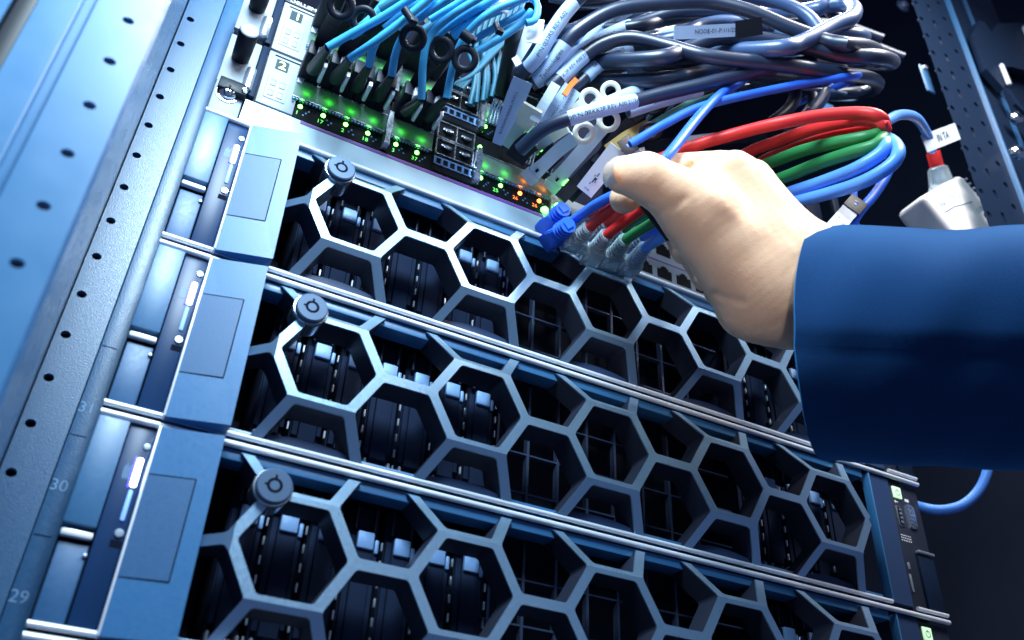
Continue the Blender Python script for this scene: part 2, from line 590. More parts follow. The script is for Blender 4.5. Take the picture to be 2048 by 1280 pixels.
for P in (P1, P2):
    q = P - Vector((600, -95, 420))
    so = lathe('screw', 'chrome', br, [(0, -3.5), (4, -3.2), (5.5, -2), (6, 0), (6, 3)], q, (0, 1, 0))
    lathe('socket', 'black_void', so, [(0, -3.9), (2.2, -3.9), (2.2, -2.5)], q, (0, 1, 0), 6)
bm = bmesh.new()
add_prism(bm, [(-10, -70), (-2, -86), (8, -90), (10, -112), (0, -122), (2, -134), (-4, -134), (-8, -120), (2, -108), (0, -94), (-10, -88), (-16, -72)], -3, 0)
bmesh.ops.recalc_face_normals(bm, faces=bm.faces)
obj('latch_hook', bm, 'dark_rail_paint', br)

# bolt heads and a clip seen behind the cables at right
ck = empty('spring_clip', atx(1853, 150, 512))
tag(ck, 'small grey spring clip hanging on the left edge of the perforated rail', 'clip')
box('plate', 'rail_paint', ck, -6, 3, -1, 1, -22, 10, bev=0.9)
lathe('rivet', 'tab_metal', ck, [(0, -2.5), (2, -2), (2.6, 0)], (-2, -1, 6), (0, 1, 0), 14)
q = aty(1806, 11, 60)
o = lathe('bolt', 'tab_metal', None, [(0, -5), (5, -4.6), (6, -3), (6, 0), (9, 0.2), (9, 2)], q, (0, 1, 0), 12)
tag(o, 'lone bolt head in the dark at top right between the cables and the perforated rail', 'bolt')

# ================================================================== 2U servers
ZC, FOLD, YF = -46.5, 22.0, -18.0
HP, CP, X0 = 44.0, 38.05, 85.0
def ymap(x, z):
    d = max(0.0, abs(z - ZC) - FOLD) * 13.0 / 19.0
    e = max(0.0, 60.5 - x) * 1.1
    e2 = max(0.0, x - 416) * 0.8
    return min(YF + max(d, e, e2), -2.0)

def grille_bm():
    bm = bmesh.new()
    s = HP / math.sqrt(3)
    hw = 2.35                                        # half a bar
    si = (HP / 2 - hw) * 2 / math.sqrt(3)
    rc = 2.4
    def cell(cx, cz, edges=range(6)):
        out = [Vector((cx + s * math.cos(math.radians(60 * k)), cz + s * math.sin(math.radians(60 * k)))) for k in range(6)]
        inn = []
        for k in range(6):
            c = Vector((cx + si * math.cos(math.radians(60 * k)), cz + si * math.sin(math.radians(60 * k))))
            d = rc / math.cos(math.radians(30))
            cc = c + (Vector((cx, cz)) - c).normalized() * d
            inn.append([cc + rc * Vector((math.cos(math.radians(60 * k - 30 + 15 * q)), math.sin(math.radians(60 * k - 30 + 15 * q)))) for q in range(5)])
        V = lambda p: bm.verts.new((p.x, 0, p.y))
        for k in range(6):
            if k not in edges: continue
            j = (k + 1) % 6
            bm.faces.new((V(out[k]), V(out[j]), V(inn[j][0]), V(inn[k][4])))
            for q in range(2, 4): bm.faces.new((V(out[k]), V(inn[k][q + 1]), V(inn[k][q])))
            for q in range(0, 2): bm.faces.new((V(out[j]), V(inn[j][q + 1]), V(inn[j][q])))
    for c in range(-1, 9):
        cx = X0 + CP * c
        if c % 2 == 0:
            for r in (-1, 0, 1): cell(cx, ZC + HP * r)
        else:
            for r in (-1, 0): cell(cx, ZC + HP * (r + 0.5))
    cx = X0 + CP * 9
    cell(cx, ZC + HP / 2, (2, 3)); cell(cx, ZC - HP / 2, (2, 3))
    bmesh.ops.remove_doubles(bm, verts=bm.verts, dist=0.02)
    for co, no in (((0, 0, -87.2), (0, 0, -1)), ((0, 0, -5.2), (0, 0, 1)), ((49.5, 0, 0), (-1, 0, 0))):
        bmesh.ops.bisect_plane(bm, geom=bm.verts[:] + bm.edges[:] + bm.faces[:], plane_co=co, plane_no=no, clear_outer=True)
    for co, no in (((0, 0, ZC + FOLD), (0, 0, 1)), ((0, 0, ZC - FOLD), (0, 0, 1)), ((60.5, 0, 0), (1, 0, 0))):
        bmesh.ops.bisect_plane(bm, geom=bm.verts[:] + bm.edges[:] + bm.faces[:], plane_co=co, plane_no=no)
    for v in bm.verts: v.co.y = ymap(v.co.x, v.co.z)
    bmesh.ops.recalc_face_normals(bm, faces=bm.faces)
    for f in bm.faces:
        if f.normal.y > 0: f.normal_flip()
    bd = [e for e in bm.edges if len(e.link_faces) == 1]
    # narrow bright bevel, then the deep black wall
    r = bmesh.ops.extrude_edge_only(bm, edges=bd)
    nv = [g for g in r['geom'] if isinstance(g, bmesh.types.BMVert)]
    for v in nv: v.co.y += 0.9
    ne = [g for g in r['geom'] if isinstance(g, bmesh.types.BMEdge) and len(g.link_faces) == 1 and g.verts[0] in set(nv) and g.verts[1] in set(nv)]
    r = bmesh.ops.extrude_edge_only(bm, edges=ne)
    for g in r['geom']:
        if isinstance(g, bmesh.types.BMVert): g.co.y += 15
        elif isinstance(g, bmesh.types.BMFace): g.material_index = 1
    return bm

def make_server():
    root = empty('rack_server')
    # chassis and inner floor
    bm = bmesh.new()
    add_box(bm, 2, 480, 60, 66, -88, -0.8)
    add_box(bm, 2, 480, 8, 60, -88.2, -84.5)
    add_box(bm, 2, 480, 8, 60, -4.0, -0.8)
    add_box(bm, 28, 50, 4, 60, -84.4, -4.1)
    obj('chassis', bm, 'chassis', root)
    # the two bright lips that run the whole width
    for z, yy, r, x1 in ((-2.0, -4.2, 1.45, 482), (-86.9, -5.0, 1.25, 436)):
        bm = bmesh.new()
        path = [Vector((0.3, yy, z)), Vector((x1 * .33, yy, z)), Vector((x1 * .66, yy, z)), Vector((x1, yy, z))]
        add_tube(bm, path, r, 12)
        obj('top_lip' if z > -40 else 'bottom_lip', bm, 'alu', root, 50)
    box('top_flange', 'block_plastic', root, 50, 434, -2.6, 8, -8.4, -3.6, bev=0.4)
    box('bottom_flange', 'block_plastic', root, 50, 434, -1.5, 8, -86.0, -82.2, bev=0.6)
    for k in range(5):                                # dark scooped fillers between the grille feet
        xa = X0 + 2 * CP * k
        bm = bmesh.new()
        pts = [(xa - 20, -86.2)] + [(xa - 20 + 40 * t / 8, -83.2 + 2.4 * math.sin(math.pi * t / 8)) for t in range(9)] + [(xa + 20, -86.2)]
        add_prism(bm, pts, -4.4, -1.8)
        bmesh.ops.recalc_face_normals(bm, faces=bm.faces)
        obj('scoop', bm, 'bezel_dark', root)
    # left ear
    box('upper_ear_block', 'ear_plastic', root, 0.3, 12.4, -5.5, 3, -49.3, -3.9, bev=0.5)
    lb = box('ear_latch', 'latch_plastic', root, 1.2, 12.2, -2.2, 3, -85.2, -55.5, bev=0.5)
    box('catch_bar', 'alu', lb, 0.8, 12.2, -4.6, -1.5, -53.8, -51.2, bev=0.7)
    lathe('pin', 'tab_metal', lb, [(0, -1.2), (0.7, -1), (0.8, 0)], (11.6, -2.2, -59.5), (0, 1, 0), 10)
    box('ear_recess', 'black_void', root, 0.4, 12.8, 3.1, 4, -86, -3)
    st = box('status_panel', 'gloss_strip', root, 12.9, 23.2, -3.4, 3, -86, -3.6, bev=0.3)
    bm = bmesh.new(); add_box(bm, 19.3, 21.6, -4.2, -3.3, -30.0, -17.6, 0.8, 2)
    obj('status_light', bm, 'led_white', st, 40)
    bm = bmesh.new(); add_box(bm, 18.3, 19.1, -3.9, -3.35, -30.5, -17.2, 0.3, 2)
    obj('glow_edge', bm, 'led_blue', st, 40)
    bm = bmesh.new(); add_box(bm, 19.5, 21.2, -4.1, -3.3, -44.0, -31.2, 0.6, 2)
    obj('dim_light', bm, 'led_dim', st, 40)
    bm = bmesh.new(); add_lathe(bm, [(0, -0.7), (1.3, -0.6), (1.5, 0)], (21.3, -3.4, -12.2), (0, 1, 0), 14)
    obj('icon', bm, 'tab_metal', st, 40)
    bm = bmesh.new(); add_lathe(bm, [(0, -0.9), (1.6, -0.8), (1.9, 0)], (20.8, -3.4, -49), (0, 1, 0), 14)
    obj('icon', bm, 'tab_metal', st, 40)
    bm = bmesh.new()
    for k in range(6): add_box(bm, 15.4 + k * 0.5, 15.65 + k * 0.5, -3.55, -3.42, -27 - (k % 2) * 0.6, -22 + (k % 3) * 0.7)
    obj('printed_code', bm, 'rail_ink', st)
    box('key_slot', 'black_void', st, 18.6, 22.8, -3.6, -3.38, -54.5, -51.8)
    # removable bezel: end block with latch plate, silver edge, hexagon grille, lock
    bz = bmesh.new()
    add_prism(bz, [(24.4, -4.4), (48.8, -4.4), (49.9, -88.1), (24.4, -88.1)], -14.0, 5)
    for v in bz.verts:
        if v.co.y < -10: v.co.y = -8.2 if v.co.x < 30 else -15.2
    bmesh.ops.recalc_face_normals(bz, faces=bz.faces)
    bezel = obj('bezel_block', bz, 'block_plastic', root)
    yb = lambda x: -8.2 - (x - 24.4) * 7.0 / 24.6
    bm = bmesh.new()
    gx0, gx1, gz0, gz1 = 24.6, 42.2, -66.5, -25.0
    for a in ((gx0, gx1, gz1 - .22, gz1 + .22), (gx0, gx1, gz0 - .22, gz0 + .22), (gx1 - .26, gx1 + .26, gz0, gz1)):
        vs = [bm.verts.new((x, yb(x) - 0.05, z)) for x, z in ((a[0], a[2]), (a[1], a[2]), (a[1], a[3]), (a[0], a[3]))]
        bm.faces.new(vs)
    obj('latch_seam', bm, 'black_void', bezel)
    bm = bmesh.new()
    vs = [bm.verts.new((x, yb(x) - 0.03, z)) for x, z in ((gx0, gz0 + .3), (gx1 - .4, gz0 + .3), (gx1 - .4, gz1 - .3), (gx0, gz1 - .3))]
    vb = [bm.verts.new((v.co.x, v.co.y + 0.4, v.co.z)) for v in vs]
    bm.faces.new(vs); bm.faces.new(vb)
    bmesh.ops.recalc_face_normals(bm, faces=bm.faces)
    obj('latch_plate', bm, 'latch_plastic', bezel)
    box('silver_edge', 'alu', root, 23.35, 24.3, -8.9, -3, -88.0, -4.0, bev=0.35)
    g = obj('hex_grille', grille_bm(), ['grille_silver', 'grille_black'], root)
    lk = lathe('lock', 'lock_metal', root, [(0, -4.9), (2.0, -4.9), (2.1, -4.5), (3.2, -4.5), (3.3, -4.9), (6.9, -4.9), (7.5, -4.4), (7.5, -2.6)], (71.5, -17.2, -23.5), (0, 1, 0), 40, 30)
    lathe('lock_collar', 'lock_rim', lk, [(7.3, -2.7), (8.1, -2.6), (8.4, -1.8), (8.2, 0), (7.6, 10)], (71.5, -17.2, -23.5), (0, 1, 0), 40, 40)
    bm = bmesh.new()
    add_lathe(bm, [(2.1, -4.96), (3.2, -4.96)], (71.5, -17.2, -23.5), (0, 1, 0), 30)
    add_box(bm, 71.0, 72.0, -22.25, -22.12, -20.6, -18.9)
    add_box(bm, 67.4, 68.6, -22.25, -22.12, -23.9, -23.1)
    obj('key_way', bm, 'black_void', lk)
    # drive carriers behind the grille
    def carrier(x, full=True):
        bm = bmesh.new()
        add_box(bm, x - 7.2, x + 7.2, 13, 50, -80, -9, 0.6)
        c = obj('drive_carrier', bm, 'carrier', root, 40)
        bm = bmesh.new()
        add_box(bm, x - 3.6, x + 4.6, 9.6, 13, -74, -22, 0.3)
        add_box(bm, x - 6.6, x - 4.0, 10.4, 13, -72, -23.5, 0.2)
        add_box(bm, x + 5.0, x + 7.0, 10.4, 13, -70, -24.5, 0.2)
        hd_ = obj('carrier_handle', bm, 'handle_shaded', c, 40)
        bm = bmesh.new()  # upper end of the handle, coloured lighter as if lit
        add_box(bm, x - 3.4, x + 4.4, 8.1, 12, -29.5, -21.6, 0.7)
        add_box(bm, x + 5.2, x + 7.0, 9.1, 12, -30.5, -24.2, 0.5)
        obj('lit_handle_top', bm, 'lit_handle_top', hd_, 40)
        bm = bmesh.new()
        for k in range(7): add_box(bm, x + 8.2, x + 9.1, 9.6, 11, -79 + k * 8.4, -75.0 + k * 8.4, 0.2, 1)
        add_box(bm, x - 3, x + 4, 9, 11, -78.6, -77.2, 0.3, 1)
        add_box(bm, x - 6.6, x - 5.2, 7.5, 12, -84, -75.5, 0.5, 1)
        add_box(bm, x + 5.2, x + 6.6, 7.5, 12, -84, -75.5, 0.5, 1)
        obj('bright_tab', bm, 'tab_metal', c, 40)
        bm = bmesh.new()
        for dx in (-5, 4.2):
            add_box(bm, x + dx, x + dx + 1.2, 10, 13, -20, -9, 0.4)
        obj('release_lever', bm, 'chassis', c, 40)
    for k in range(7): carrier(69.0 + 17.5 * k)
    for k in range(5): carrier(349.0 + 17.5 * k)
    # blank filler: open wire lattice
    bm = bmesh.new()
    for k in range(8):
        add_box(bm, 186 + 18.2 * k, 187.4 + 18.2 * k, 14, 18, -83, -6)
    for z in (-26, -48, -70):
        add_box(bm, 184, 340, 14.5, 17.5, z, z + 0.9)
    obj('blank_lattice', bm, 'wire', root)
    # right end of the bezel and the control ear
    bm = bmesh.new()
    add_prism(bm, [(439.5, -4.2), (456, -4.2), (455.5, -86), (439.0, -86)], -3, 3)
    bmesh.ops.recalc_face_normals(bm, faces=bm.faces)
    obj('bezel_end', bm, 'bezel_dark', root)
    box('bezel_end_edge', 'block_plastic', root, 438.0, 439.2, -4.2, 2, -86, -4.2, bev=0.4)
    ce = box('control_ear', 'chassis', root, 456.5, 482.3, -1.5, 4, -88, -4.4, bev=0.4)
    pb = box('power_button', 'power_light', ce, 459.8, 467.0, -2.6, -1.4, -15.0, -7.2, bev=0.5)
    bm = bmesh.new()
    add_lathe(bm, [(1.5, 0), (2.1, 0)], (463.4, -2.66, -11.4), (0, 1, 0), 24)
    add_box(bm, 463.15, 463.65, -2.68, -2.62, -11.2, -8.9)
    obj('power_icon', bm, 'button', pb)
    us = box('usb_port', 'cage', ce, 459.6, 464.6, -2.3, -1.4, -34.0, -20.4, bev=0.5)
    box('tongue', 'port_black', us, 460.4, 463.8, -2.42, -2.28, -33.2, -21.2)
    bm = bmesh.new()
    for k in range(4): add_box(bm, 461.6, 463.4, -2.56, -2.4, -32 + 2.8 * k, -30.4 + 2.8 * k)
    obj('contact', bm, 'tab_metal', us)
    bm = bmesh.new()
    add_prism(bm, [(469.6, -18.0), (471, -17.0), (474.6, -18.6), (475.4, -20), (475.4, -31.4), (474.6, -33), (471, -34), (469.6, -33)], -2.8, -1.4)
    bmesh.ops.recalc_face_normals(bm, faces=bm.faces)
    vg = obj('display_port', bm, 'cage', ce)
    bm = bmesh.new()
    for i in range(3):
        for k in range(5): add_box(bm, 470.4 + 1.5 * i, 471.0 + 1.5 * i, -2.9, -2.78, -31.5 + 2.8 * k - .5 * i, -30.9 + 2.8 * k - .5 * i)
    obj('pin_holes', bm, 'port_black', vg)
    bm = bmesh.new()
    for i in range(6):
        for k in range(3): add_box(bm, 459.6 + 1.5 * i, 460.3 + 1.5 * i, -1.66, -1.5, -43.6 + 1.7 * k, -42.9 + 1.7 * k)
    obj('print_pattern', bm, 'white_ink', ce)
    bm = bmesh.new(); add_prism(bm, [(459.6, -17.4), (461.2, -16.4), (461.2, -17.2), (463.2, -17.2), (463.2, -17.8), (461.2, -17.8), (461.2, -18.6)], -1.66, -1.5)
    obj('icon', bm, 'white_ink', ce)
    box('icon', 'white_ink', ce, 469.8, 473.2, -1.66, -1.5, -15.6, -13.6)
    bm = bmesh.new()
    add_box(bm, 458.6, 460.4, -2.4, -1.4, -76, -65, 0.4)
    add_box(bm, 459.6, 461.6, -2.0, -1.4, -62, -57.5, 0.4)
    obj('small_port', bm, 'tab_metal', ce, 40)
    el = box('ear_latch', 'dark_rail_paint', ce, 468.6, 482.0, -3.6, -1.4, -86.5, -51.5, bev=0.6)
    box('catch_bar', 'tab_metal', el, 468.4, 482.2, -5.0, -2.0, -50.6, -48.6, bev=0.6)
    el2 = tube('bottom_trim', 'alu', root, [Vector((457, -4.2, -86.9)), Vector((465, -4.2, -86.9)), Vector((474, -4.2, -86.9)), Vector((482, -4.2, -86.9))], 1.2)
    return root

srv = make_server()
U2 = 88.9
tag(srv, 'black server with silver honeycomb bezel directly under the white shelf, topmost of the stack', 'server', 'honeycomb bezel servers stacked in the rack')
srv.location = Vector((0, 0, U2)) * S
for k, lab in ((0, 'black server with silver honeycomb bezel in the middle of the stack'),
               (1, 'lower black server with honeycomb bezel, between unit marks 30 and 29 of the rail'),
               (2, 'bottom server of which only the bright top lip shows at the picture\'s lower edge')):
    c = copy_tree(srv)
    c.location = Vector((0, 0, -U2 * k)) * S
    c['label'] = lab

# ================================================================== shelf and the two half-width switches
sh = empty('shelf_plate', (100, 0, 98))
tag(sh, 'white painted shelf front with a thin purple stripe between the switches and the top server', 'shelf')
bm = bmesh.new()
add_prism(bm, [(-83, -8.6), (102, -8.6), (102, 9.4), (-82.5, 9.4)], -1.2, 6)
bmesh.ops.recalc_face_normals(bm, faces=bm.faces)
obj('front', bm, 'shelf_paint', sh)
box('ear', 'white_panel', sh, -99.5, -83.6, -1.6, 4, -8.8, 17.5, bev=0.8)
box('stripe', 'purple_line', sh, -52, 101, -1.5, -1.1, 7.0, 9.0)
sw_ = lathe('screw', 'chrome', sh, [(0, -3.6), (2.4, -3.3), (4.2, -2.2), (4.8, -0.6), (4.8, 0), (6.2, 0.1), (6.3, 0.8), (4, 1)], (-92, -2.4, 7.5), (0, 1, 0), 28)
bm = bmesh.new()
for a, b_ in ((2.4, 0.5), (0.5, 2.4)): add_box(bm, -92 - a, -92 + a, -6.15, -5.6, 7.5 - b_, 7.5 + b_)
obj('cross_slot', bm, 'port_black', sw_)
box('base', 'black_void', sh, -99, 380, 6.2, 60, -9, 10)

SFP = [46, 59.3, 72.6, 85.9, 103.2, 116.4]
RIGHT = [158, 171.4, 184.8, 198.2]
def make_switch(digit, right_leds):
    """origin at the lower left of the unit's face; unit is 44 mm tall"""
    r = empty('network_switch')
    box('housing', 'black_plastic', r, 18, 206, 3, 60, 0.2, 43.4)
    fp = box('front_plate', 'white_panel', r, 22.2, 43.0, -1.6, 3, 0.6, 43.2, bev=0.6)
    d = box('display', 'display', fp, 27.2, 34.4, -1.75, -1.55, 30.0, 38.2)
    flat_text(digit, 8.4, 'digit_light', d, (31.6 if digit == '1' else 30.9, -1.85, 33.9), (1, 0, 0), (0, 0, 1), 'digit', 1.15)
    bm = bmesh.new()
    for z in (27.4, 16.6):
        pass
    bx0, bx1, bz0, bz1 = 25.4, 37.2, 6.0, 22.5
    pad = box('button_pad', 'button', fp, bx0, bx1, -2.0, -1.5, bz0, bz1, bev=0.24)
    bm.free()
    bm = bmesh.new()
    for i in (0, 1):
        for k in (0, 1): add_box(bm, bx0 + 1.6 + i * 5.2, bx0 + 4.9 + i * 5.2, -2.3, -1.95, bz0 + 2 + k * 8, bz0 + 6.5 + k * 8, 0.4)
    obj('button', bm, 'white_panel', pad, 40)
    bm = bmesh.new()
    w_ = .28
    for a in ((bx0 - w_, bx1 + w_, bz0 - w_, bz0), (bx0 - w_, bx1 + w_, bz1, bz1 + w_), (bx0 - w_, bx0, bz0, bz1), (bx1, bx1 + w_, bz0, bz1)):
        add_box(bm, a[0], a[1], -1.68, -1.55, a[2], a[3])
    obj('pad_outline', bm, 'rail_ink', fp)
    box('vent_slot', 'port_black', fp, 25.6, 41.5, -1.75, -1.5, 40.0, 41.1)
    bm = bmesh.new(); add_prism(bm, [(40.6, 24), (43.6, 24), (44.6, 30), (43.6, 36), (41.5, 42), (40.4, 36)], -4.5, -1.6)
    bmesh.ops.recalc_face_normals(bm, faces=bm.faces)
    obj('guide_clip', bm, 'alu', r)
    bd = box('indicator_board', 'board', r, 43.4, 205.5, -0.6, 3, 0.6, 13.0)
    # light band: translucent strip with green lamps behind it
    segs = [(40.2, 94.6), (98.2, 124.4), (152.6, 205.0)]
    for a, b_ in segs:
        bn = box('light_band', 'band', r, a, b_, -3.4, -2.6, 13.6, 26.6)
        bm = bmesh.new()
        add_box(bm, a, b_, -3.9, -2.4, 26.7, 27.3); add_box(bm, a, b_, -3.9, -2.4, 12.9, 13.5)
        obj('band_rim', bm, 'cage', bn)
        box('band_back', 'board', bn, a, b_, 1.5, 2.5, 13, 27)
        bm = bmesh.new()
        n = int((b_ - a) / 1.9)
        for k in range(n): add_box(bm, a + k * 1.9 + .3, a + k * 1.9 + 1.4, -4.1, -3.0, 10.9, 11.9)
        obj('contact_row', bm, 'cage_blue', bn)
    leds = [(x, 'green') for x in SFP] + list(zip(RIGHT, right_leds))
    for x, c in leds:
        l = lathe('indicator', 'led_' + c, r, [(0, -1.3), (0.9, -1.0), (1.35, -0.2), (1.35, 0.4)], (x, -0.7, 9.8), (0, 1, 0), 14)
        lathe('lamp', 'led_green_soft' if c == 'green' else 'led_orange', l, [(0, -1.2), (1.2, -0.8), (1.7, 0), (1.2, 0.8), (0, 1.2)], (x + 1, -0.9, 18.4), (0, 1, 0), 12)
    for x, s in list(zip(SFP, ('1', '17', '2', '18', '3', '37'))) :
        flat_text(s, 3.9, 'num_green', bd, (x - 1, -0.75, 4.6), (1, 0, 0), (0, 0, 1), 'port_number')
    for x, c in zip(RIGHT, right_leds):
        flat_text('25' if c == 'green' else '26', 3.9, 'num_' + c, bd, (x - 3, -0.75, 4.8), (1, 0, 0), (0, 0, 1), 'port_number')
    for grp in (SFP, RIGHT):
        bm = bmesh.new()
        for k, x in enumerate(grp):
            for q in range(3): add_box(bm, x + 2 + q * 1.4, x + 3 + q * 1.4, -0.72, -0.62, 4 + (q * 7 + k * 3) % 5, 5.0 + (q * 7 + k * 3) % 5)
        obj('print_pattern', bm, 'cage_blue', bd)
    # cages: plugged pairs are dark mouths, the middle block is empty and shows its wire frame
    bm = bmesh.new()
    for x in SFP: add_box(bm, x - 6.1, x + 6.1, -1.2, 3, 28.2, 42.4)
    obj('socket', bm, 'port_black', r)
    ec = box('empty_cage', 'port_black', r, 126.5, 152.2, -1.0, 3, 1.5, 42.8)
    bm = bmesh.new()
    for z in (14.5, 27.0, 28.6, 42.0): add_box(bm, 127, 151.6, -2.2, -0.8, z, z + 0.55)
    for x in (127, 139.2, 151.0):
        add_box(bm, x, x + 0.6, -2.25, -0.8, 15.1, 26.9); add_box(bm, x, x + 0.6, -2.25, -0.8, 29.2, 41.9)
    obj('cage_frame', bm, 'cage', ec)
    bm = bmesh.new()
    for z in (16, 30):
        for x in (129, 141): add_box(bm, x + 1.2, x + 8, -3.2, -2.0, z + 4.8, z + 6.6, 0.3); add_box(bm, x + 2.5, x + 6.5, -4.2, -2.6, z + 3.4, z + 4.6, 0.3)
    obj('latch_spring', bm, 'cage', ec, 40)
    bm = bmesh.new()
    add_box(bm, 127, 151.6, -1.8, -0.8, 11.4, 12.6); add_box(bm, 127, 151.6, -1.8, -0.8, 6.2, 7.2)
    for k in range(6): add_box(bm, 127 + 4.5 * k, 128.4 + 4.5 * k, -1.9, -0.8, 6.2, 12)
    obj('vent_row', bm, 'cage_blue', ec)
    lathe('indicator', 'led_green', r, [(0, -1.2), (0.9, -1.0), (1.2, -0.2), (1.2, 0.4)], (155, -2.4, 33), (0, 1, 0), 12)
    bm = bmesh.new()
    add_box(bm, 152.6, 205, -1.4, 3, 28.4, 42.6)
    obj('right_socket', bm, 'port_black', r)
    # metal divider clips between the port groups
    for x in (96.3, 153.8):
        bm = bmesh.new()
        add_prism(bm, [(x - 1.7, 2), (x + 1.7, 2), (x + 1.3, 9), (x + 1.9, 16), (x + 1.2, 28), (x - 1.2, 28), (x - 1.9, 16), (x - 1.3, 9)], -7, -0.5)
        bmesh.ops.recalc_face_normals(bm, faces=bm.faces)
        obj('divider_clip', bm, 'cage', r)
    # ear with thumbscrew
    ear = box('ear_plate', 'white_panel', r, 0.2, 17.6, -1.8, 1, 4.6, 43.6, bev=0.7)
    box('hinge', 'dark_rail_paint', ear, 17.9, 21.4, -3.4, 0, 1.0, 42.6, bev=0.5)
    lathe('hinge_barrel', 'tab_metal', ear, [(0, 0), (2.6, 0.2), (2.8, 0.8), (2.8, 16), (2.4, 16.4), (0, 16.4)], (16.0, -3.4, 3.5), (0, 0, 1), 20)
    ts = lathe('thumb_screw', 'black_plastic', ear, [(4.6, 0), (4.9, -2), (5.3, -20), (5.0, -20.8)], (8.4, -1.8, 27), (0, 1, 0), 36)
    lathe('screw_cap', 'white_panel', ts, [(0, -21.3), (4.4, -21.3), (5.0, -20.7), (5.0, -20.0)], (8.4, -1.8, 27), (0, 1, 0), 36)
    return r

s1 = make_switch('2', ('green', 'green', 'orange', 'orange'))
s1.location = Vector((0, 0, 108)) * S
tag(s1, 'half width network switch showing digit 2, with orange and green lights, on the white shelf', 'network switch', 'half width switches')
s2 = make_switch('1', ('green', 'green', 'green', 'green'))
s2.location = Vector((0, 0, 152.4)) * S
tag(s2, 'upper half width network switch showing digit 1, with lettering on its rim', 'network switch', 'half width switches')
tx = flat_text('DELLEMC', 4.0, 'white_ink', s2, (34.5, -2.45, 45.4), (1, 0, 0), (0, 0, 1), 'lettering', 1.15)
box('rim', 'white_panel', s2, 22.2, 45, -2.2, 2, 43.4, 47.4, bev=0.3).data.materials[0] = MATS['black_rubber']
lb = box('lock_bracket', 'black_plastic', None, 2, 17, -6, 1, 105, 113, bev=0.6)
tag(lb, 'black hinge bracket under the lower switch ear, above the cross head screw', 'bracket')
lathe('rivet', 'chrome', lb, [(0, -8), (1.5, -7.6), (1.8, -6)], (15.6, 0, 108), (0, 1, 0), 14)
bk = box('equipment_case', 'black_void', None, 0, 330, 130, 640, 198.5, 420)
tag(bk, 'dark equipment case behind the cables at the top of the rack', 'equipment case')

# ------------------------------------------------------------------ white patch switch with square sockets
pt = empty('patch_switch', (207, 0, 90))
tag(pt, 'white switch face with square cable sockets, behind the hand, beside the small switches', 'network switch')
def rj(cx, cz): return [(cx - 5.6, cz - 4.2), (cx + 5.6, cz - 4.2), (cx + 5.6, cz + 3), (cx + 3, cz + 3), (cx + 3, cz + 4.6), (cx + 1.6, cz + 4.6), (cx + 1.6, cz + 5.8), (cx - 1.6, cz + 5.8), (cx - 1.6, cz + 4.6), (cx - 3, cz + 4.6), (cx - 3, cz + 3), (cx - 5.6, cz + 3)]
box('face', 'white_panel', pt, 0, 172, 0, 40, -0.6, 40, bev=0.5)
box('side_tab', 'pale_green_cable', pt, -6, -0.3, -1, 6, 0, 22)
for k in range(11):
    for z in (8.6, 27.5):
        cx = 9 + 15.1 * k
        bm = bmesh.new()
        add_prism(bm, rj(cx, z), -0.25, -0.05)
        bmesh.ops.recalc_face_normals(bm, faces=bm.faces)
        so = obj('socket', bm, 'port_black', pt)
box('stripe', 'purple_line', pt, 0, 172, -0.3, -0.05, 17.4, 18.2)
lathe('port_light', 'led_green_soft', pt, [(0, -2.6), (2, -2), (2.6, -0.5), (2.6, 0)], (-5.2, -1.2, 21), (0, 1, 0), 16)

# ================================================================== fibre transceivers, fibre cables
def P(l):
    """(u, v, y) triples -> points"""
    return [aty(*q) for q in l]

FIB = [  # port x, boot end (u,v), path after the boot, label
    (46, (655, 95), [(655, 95, -50), (702, 68, -58), (765, 34, -70), (840, -14, -86)], 'aqua fibre cable in the first port beside the digit display, leaving under the black ring'),
    (59.3, (700, 117), [(700, 117, -48), (738, 92, -60), (800, 46, -74), (872, -14, -90)], 'aqua fibre cable rising from the second lit port to join its right neighbour'),
    (72.6, (738, 132), [(738, 132, -42), (752, 84, -56), (795, 48, -68), (848, 6, -82), (880, -22, -92)], 'aqua fibre cable from the third lit port that bends sharply upward'),
    (85.9, (783, 152), [(783, 152, -40), (794, 98, -52), (822, 50, -64), (880, 8, -80), (920, -20, -90)], 'aqua fibre cable passing to the left of the middle black pull ring'),
    (103.2, (843, 198), [(843, 198, -38), (847, 120, -54), (862, 70, -64), (905, 30, -76), (975, -14, -92)], 'aqua fibre cable hanging long and straight left of the fourth black ring'),
    (116.4, (893, 196), [(893, 196, -42), (908, 126, -56), (932, 70, -68), (985, 22, -82), (1060, -8, -94)], 'aqua fibre cable nearest the empty cages, tied at a black knot'),
]
RINGS = [(46, (682, 12)), (59.3, (727, 40)), (85.9, (826, 76)), (103.2, (882, 100)), (116.4, (930, 118))]
